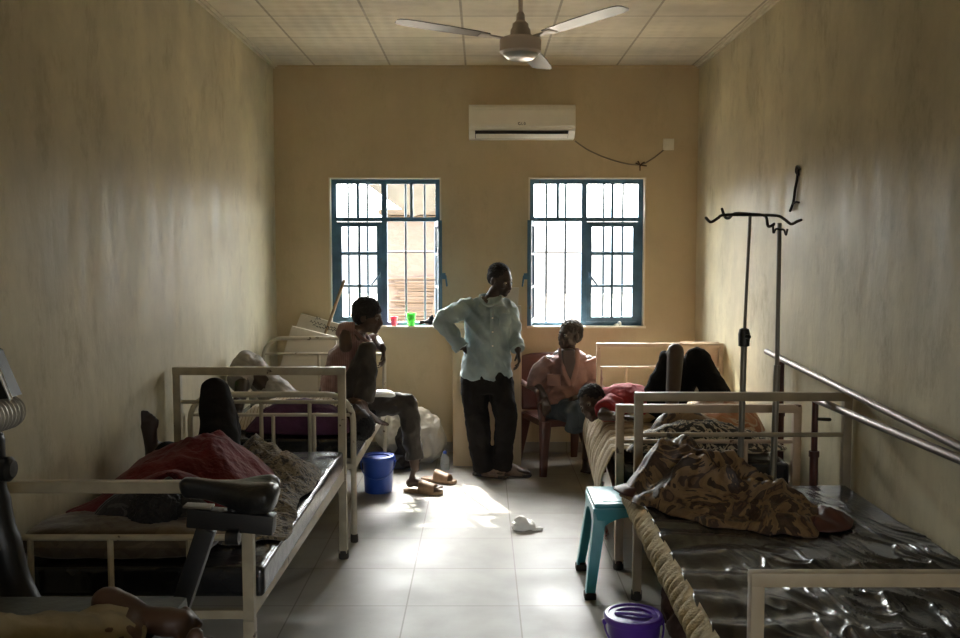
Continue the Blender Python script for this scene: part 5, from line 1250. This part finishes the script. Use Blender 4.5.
MB().lathe([(.001, .002), (.034, .002), (.037, .01), (.037, .05), (.034, .055), (.037, .06), (.036, .09), (.022, .115), (.013, .125), (.013, .135)], (-.285, 7.16, 0), 24).build('bottle_body', M['pet'], bt)
MB().lathe([(.015, .13), (.015, .148), (.001, .15)], (-.285, 7.16, 0), 16).build('cap', M['blue_bucket'], bt)
c0 = A(524, 530, 5.60); c0.z = 0
lump([(V((c0.x-.005, 5.60, .028)), (.075, .065, .034)), (V((c0.x-.02, 5.60, .055)), (.035, .035, .03)), (V((c0.x+.07, 5.58, .012)), (.045, .02, .010))], 'plastic_bag', M['bag'], 'crumpled white plastic bag on the open floor', 'bag', .005, .010, 16, 12)
lump([(V((.90, 4.05, .13)), (.10, .12, .13)), (V((.94, 3.9, .09)), (.14, .12, .09)), (V((.88, 4.1, .27)), (.05, .06, .12))], 'brown_bag', M['brown_cloth'], 'brown cloth bag on the floor under the near right bed', 'bag', .008, .014, 9, 15)

# ============================================================ EXERCISE BIKE
bk = thing('exercise_bike', 'black exercise bike with a wide saddle at the left edge', 'exercise bike', (-1.0, 2.66, 0))
Yk = 2.64
def sad(u, v):
    # u along length (nose at left), v round the section
    q = 2*math.pi*v; L = .285; x = -L/2+L*u
    w_ = .022+.024*u+.062*ss(.38, .80, u); w_ *= math.sqrt(max(0, 1-max(0, (u-.86)/.14)**2))*.995+.005
    if u < .06: w_ *= math.sqrt(max(.02, u/.06))
    h = .038+.026*ss(.25, .8, u); h *= math.sqrt(max(0.01, 1-max(0, (u-.88)/.12)**2))
    if u < .06: h *= math.sqrt(max(.05, u/.06))
    top = .010-.014*ss(.1, .6, u)+.010*ss(.6, 1, u)
    s_, c_ = math.sin(q), math.cos(q)
    z = top+(h*.55*s_ if s_ > 0 else h*1.05*s_)-.012*math.exp(-(c_*3)**2)*(s_ > 0)*(.2+ss(.5, .9, u))
    return x, c_*w_, z
sc_ = A(230, 489, Yk); rz = Matrix.Rotation(math.radians(8), 3, 'Z')@Matrix.Rotation(math.radians(4), 3, 'Y')
mb = MB(); NU, NV = 40, 28
vs = []
for i in range(NU+1):
    for j in range(NV):
        x, y, z = sad(i/NU, j/NV); vs.append(sc_+rz@V((x, y, z)))
fs = [(i*NV+j, i*NV+(j+1) % NV, (i+1)*NV+(j+1) % NV, (i+1)*NV+j) for i in range(NU) for j in range(NV)]+[tuple(range(NV)), tuple(reversed(range(NU*NV, NU*NV+NV)))]
mb.add(vs, fs); sd = mb.build('saddle', M['black_leather'], bk)
MB().tube([sc_+V((.01, 0, -.02)), A(233, 518, Yk)], .016, 12).build('saddle_stem', M['black_plastic'], sd)
a_, b_ = A(189, 516, Yk), A(275, 524, Yk)
sl = MB(); sq(sl, a_, b_, .056, .055); slo = sl.build('seat_slider', M['black_plastic'], bk)
MB().box(A(199, 510, Yk)+V((0, 0, .012)), (.08, .045, .006), (0, .06, 0), bev=.002).build('label_plate', M['pole_steel'], slo)
MB().lathe([(.001, -.02), (.022, -.018), (.022, .018), (.001, .02)], A(233, 537, Yk-.03), 18, Matrix.Rotation(math.pi/2, 3, 'Y')).build('slider_knob', M['black_plastic'], slo)
p0, p1 = A(207, 528, Yk), A(165, 655, Yk); p2 = p0+(p1-p0)*1.7
sp = MB(); sq(sp, p0, p2, .054, .040); sp.build('seat_post', M['black_plastic'], bk)
fr = MB(); ft = V((-1.42, Yk, .42))
sq(fr, p2+V((0, 0, .02)), V((p2.x-.25, Yk, .30)), .07, .06); sq(fr, V((p2.x-.02, Yk, .42)), V((p2.x+.02, Yk, .07)), .06, .06); fr.build('main_frame', M['black_plastic'], bk)
hs_ = MB(); hs_.loft([(-1.30, Yk-.06, .40), (-1.30, Yk+.06, .40)], [.26, .26], [.26, .26], side=(1, 0, 0), seg=36, cap='round'); hs_.build('flywheel_housing', M['black_plastic'], bk)
ms = MB(); ms.loft(catmull([A(40, 640, Yk), A(16, 590, Yk), A(3, 540, Yk), A(-5, 500, Yk), A(-8, 440, Yk)], 5), [.055, .055, .054, .053, .052, .050]+[.048]*5+[.042]*5+[.034]*5, seg=14); ms.build('mast', M['black_plastic'], bk)
kn = MB().lathe([(.001, -.035), (.020, -.035), (.034, -.028), (.036, .022), (.024, .034), (.001, .036)], A(2, 469, Yk-.02), 18, Matrix.Rotation(math.pi/2, 3, 'Y')); kn.build('tension_knob', M['black_plastic'], bk)
g0, g1 = A(-34, 424, Yk-.16), A(14, 410, Yk+.06); gp = MB(); n = 60
d_ = g1-g0; gp.loft([g0+d_*(k/n) for k in range(n+1)], [(.047+.0030*math.sin(k*1.25))*(1-.55*max(0, (k-54)/6)**2) for k in range(n+1)], side=(0, 1, 0), seg=22); gp.build('ribbed_grip', M['grip_silver'], bk)
MB().tube(catmull([A(-14, 430, Yk-.06), A(-10, 445, Yk-.02), A(-8, 452, Yk)], 4), .02, 10).build('handlebar', M['chrome'], bk)
dsb = MB(); dsb.v = []; dsb.prism([(A(-30, 398, 2.6).x, A(0, 402, 2.6).z), (A(10, 398, 2.6).x, A(0, 398, 2.6).z), (A(2, 380, 2.6).x, A(0, 380, 2.6).z), (A(-10, 352, 2.6).x, A(0, 352, 2.6).z), (A(-30, 340, 2.6).x, A(0, 340, 2.6).z)], 'y', Yk-.05, Yk+.03)
dsb.build('console', M['black_plastic'], bk, False)
MB().tube([A(11, 400, Yk-.055), A(3, 380, Yk-.055), A(-9, 352, Yk-.055)], .006, 8).build('console_trim', M['chrome'], bk)
for x in (-1.52, -.80): MB().tube([(x, Yk-.22, .035), (x, Yk+.24, .035)], .033, 14, cap='round').build('stabiliser', M['black_plastic'], bk)
sq_ = MB(); sq(sq_, (-1.52, Yk, .06), (-.80, Yk, .06), .05, .05); sq_.build('floor_beam', M['black_plastic'], bk)
for k in (-1, 1):
    c = MB().cone((-1.12, Yk+k*.09, .40), .014, (-1.12-k*.09, Yk+k*.11, .40-k*.12), .012, 8).build('crank', M['dark_steel'], bk)
    MB().box((-1.12-k*.09, Yk+k*.16, .40-k*.12), (.09, .09, .025), bev=.005).build('pedal', M['black_plastic'], c)

# ============================================================ COUCH IN THE FOREGROUND WITH A RESTING PATIENT
co = thing('treatment_couch', 'dark green vinyl couch at the bottom left corner', 'couch', (-1.22, 1.4, 0))
MB().box((-1.245, 1.465, .735), (.93, 1.93, .10), bev=.025).build('cushion', M['couch'], co)
MB().box((-1.245, 1.465, .665), (.90, 1.90, .035), bev=.004).build('frame', M['pole_steel'], co)
for x in (-1.66, -.84):
    for y in (.58, 2.36): MB().box((x, y, .325), (.04, .04, .65), bev=.005).build('leg', M['pole_steel'], co)
root = thing('person', 'person lying face down on the green couch, only a bare foot and khaki hem visible', 'person', (-1.1, 1.3, .8))
B = MB(); Yf = 2.22
hl = A(107, 602, Yf); bl = A(170, 618, Yf-.02)
t_ = (bl-hl).normalized()
# foot lying on its side, sole turned up and away
an = hl+V((.075, -.055, -.035))
B.ell(hl+V((.008, 0, -.004)), (.040, .046, .040)); B.loft(catmull([hl, hl.lerp(bl, .3)+V((0, 0, -.003)), hl.lerp(bl, .6)+V((0, -.01, -.012)), bl+V((0, -.01, -.006)), bl+t_*.03], 4), interp([.038, .036, .035, .042, .034], 5, 4), interp([.038, .034, .030, .036, .028], 5, 4), side=(0, 1, 0), seg=16)
for k, (L, r) in enumerate(((.034, .014), (.034, .0105), (.030, .010), (.026, .0095), (.022, .009))):
    q = bl+t_*.030+V((0, .030-.017*k, .012-.008*k)); B.cone(q, r, q+t_*L+V((0, -.004, -.022)), r*.9, 8)
kn_ = V((-1.22, 1.72, .86)); hp_ = V((-1.24, 1.25, .90))
limb(B, [hl+V((.03, -.03, -.02)), an, an+V((-.03, -.12, -.0)), kn_+V((0, .1, 0)), kn_, hp_], [.036, .036, .040, .055, .055, .08])
fo2 = A(205, 652, 2.05); limb(B, [fo2, fo2+V((-.10, -.14, -.01)), V((-1.06, 1.68, .86)), V((-1.08, 1.25, .90))], [.036, .04, .055, .08])
foot(B, fo2+V((-.01, -.02, .0)), V((.9, .4, -.15)), V((-.3, -.2, 1)), .95, 1)
limb(B, [V((-1.16, 1.25, .91)), V((-1.17, .95, .90)), V((-1.18, .75, .90)), V((-1.19, .62, .89))], [.15, .13, .16, .06], [.09, .08, .09, .05], side=(1, 0, 0), seg=20)
head(B, V((-1.19, .48, .90)), V((.8, 0, -.1)), V((0, -1, 0)), .95)
remesh(B, 'body', M['skin3'], root, .0065, 3)
T = MB()
cloth_limb(T, [A(108, 624, 2.17)+V((0, 0, -.02)), A(90, 638, 2.08)+V((0, 0, -.02)), V((-1.16, 1.85, .87)), kn_, hp_], [.082, .090, .09, .09, .12], [.070, .076, .08, .08, .10])
cloth_limb(T, [fo2+V((-.08, -.10, 0)), V((-1.0, 1.75, .87)), V((-1.06, 1.6, .87)), V((-1.08, 1.25, .90))], [.06, .07, .09, .12])
T.ell(V((-1.16, 1.22, .90)), (.19, .16, .11))
remesh(T, 'trousers', M['khaki'], root, .0075, 2, lambda p: fold_disp(.010, 9, (1, 1.6, 1), 71)(p)+fold_disp(.006, 18, seed=72)(p))
S = MB(); S.loft(catmull([(-1.16, 1.22, .91), (-1.17, 1.0, .91), (-1.18, .75, .91), (-1.19, .62, .90)], 4), interp([.18, .17, .19, .10], 4, 4), interp([.11, .10, .11, .07], 4, 4), side=(1, 0, 0), seg=22, cap='flat')
remesh(S, 'shirt', M['cream_cloth'], root, .009, 2, fold_disp(.010, 9, seed=75))
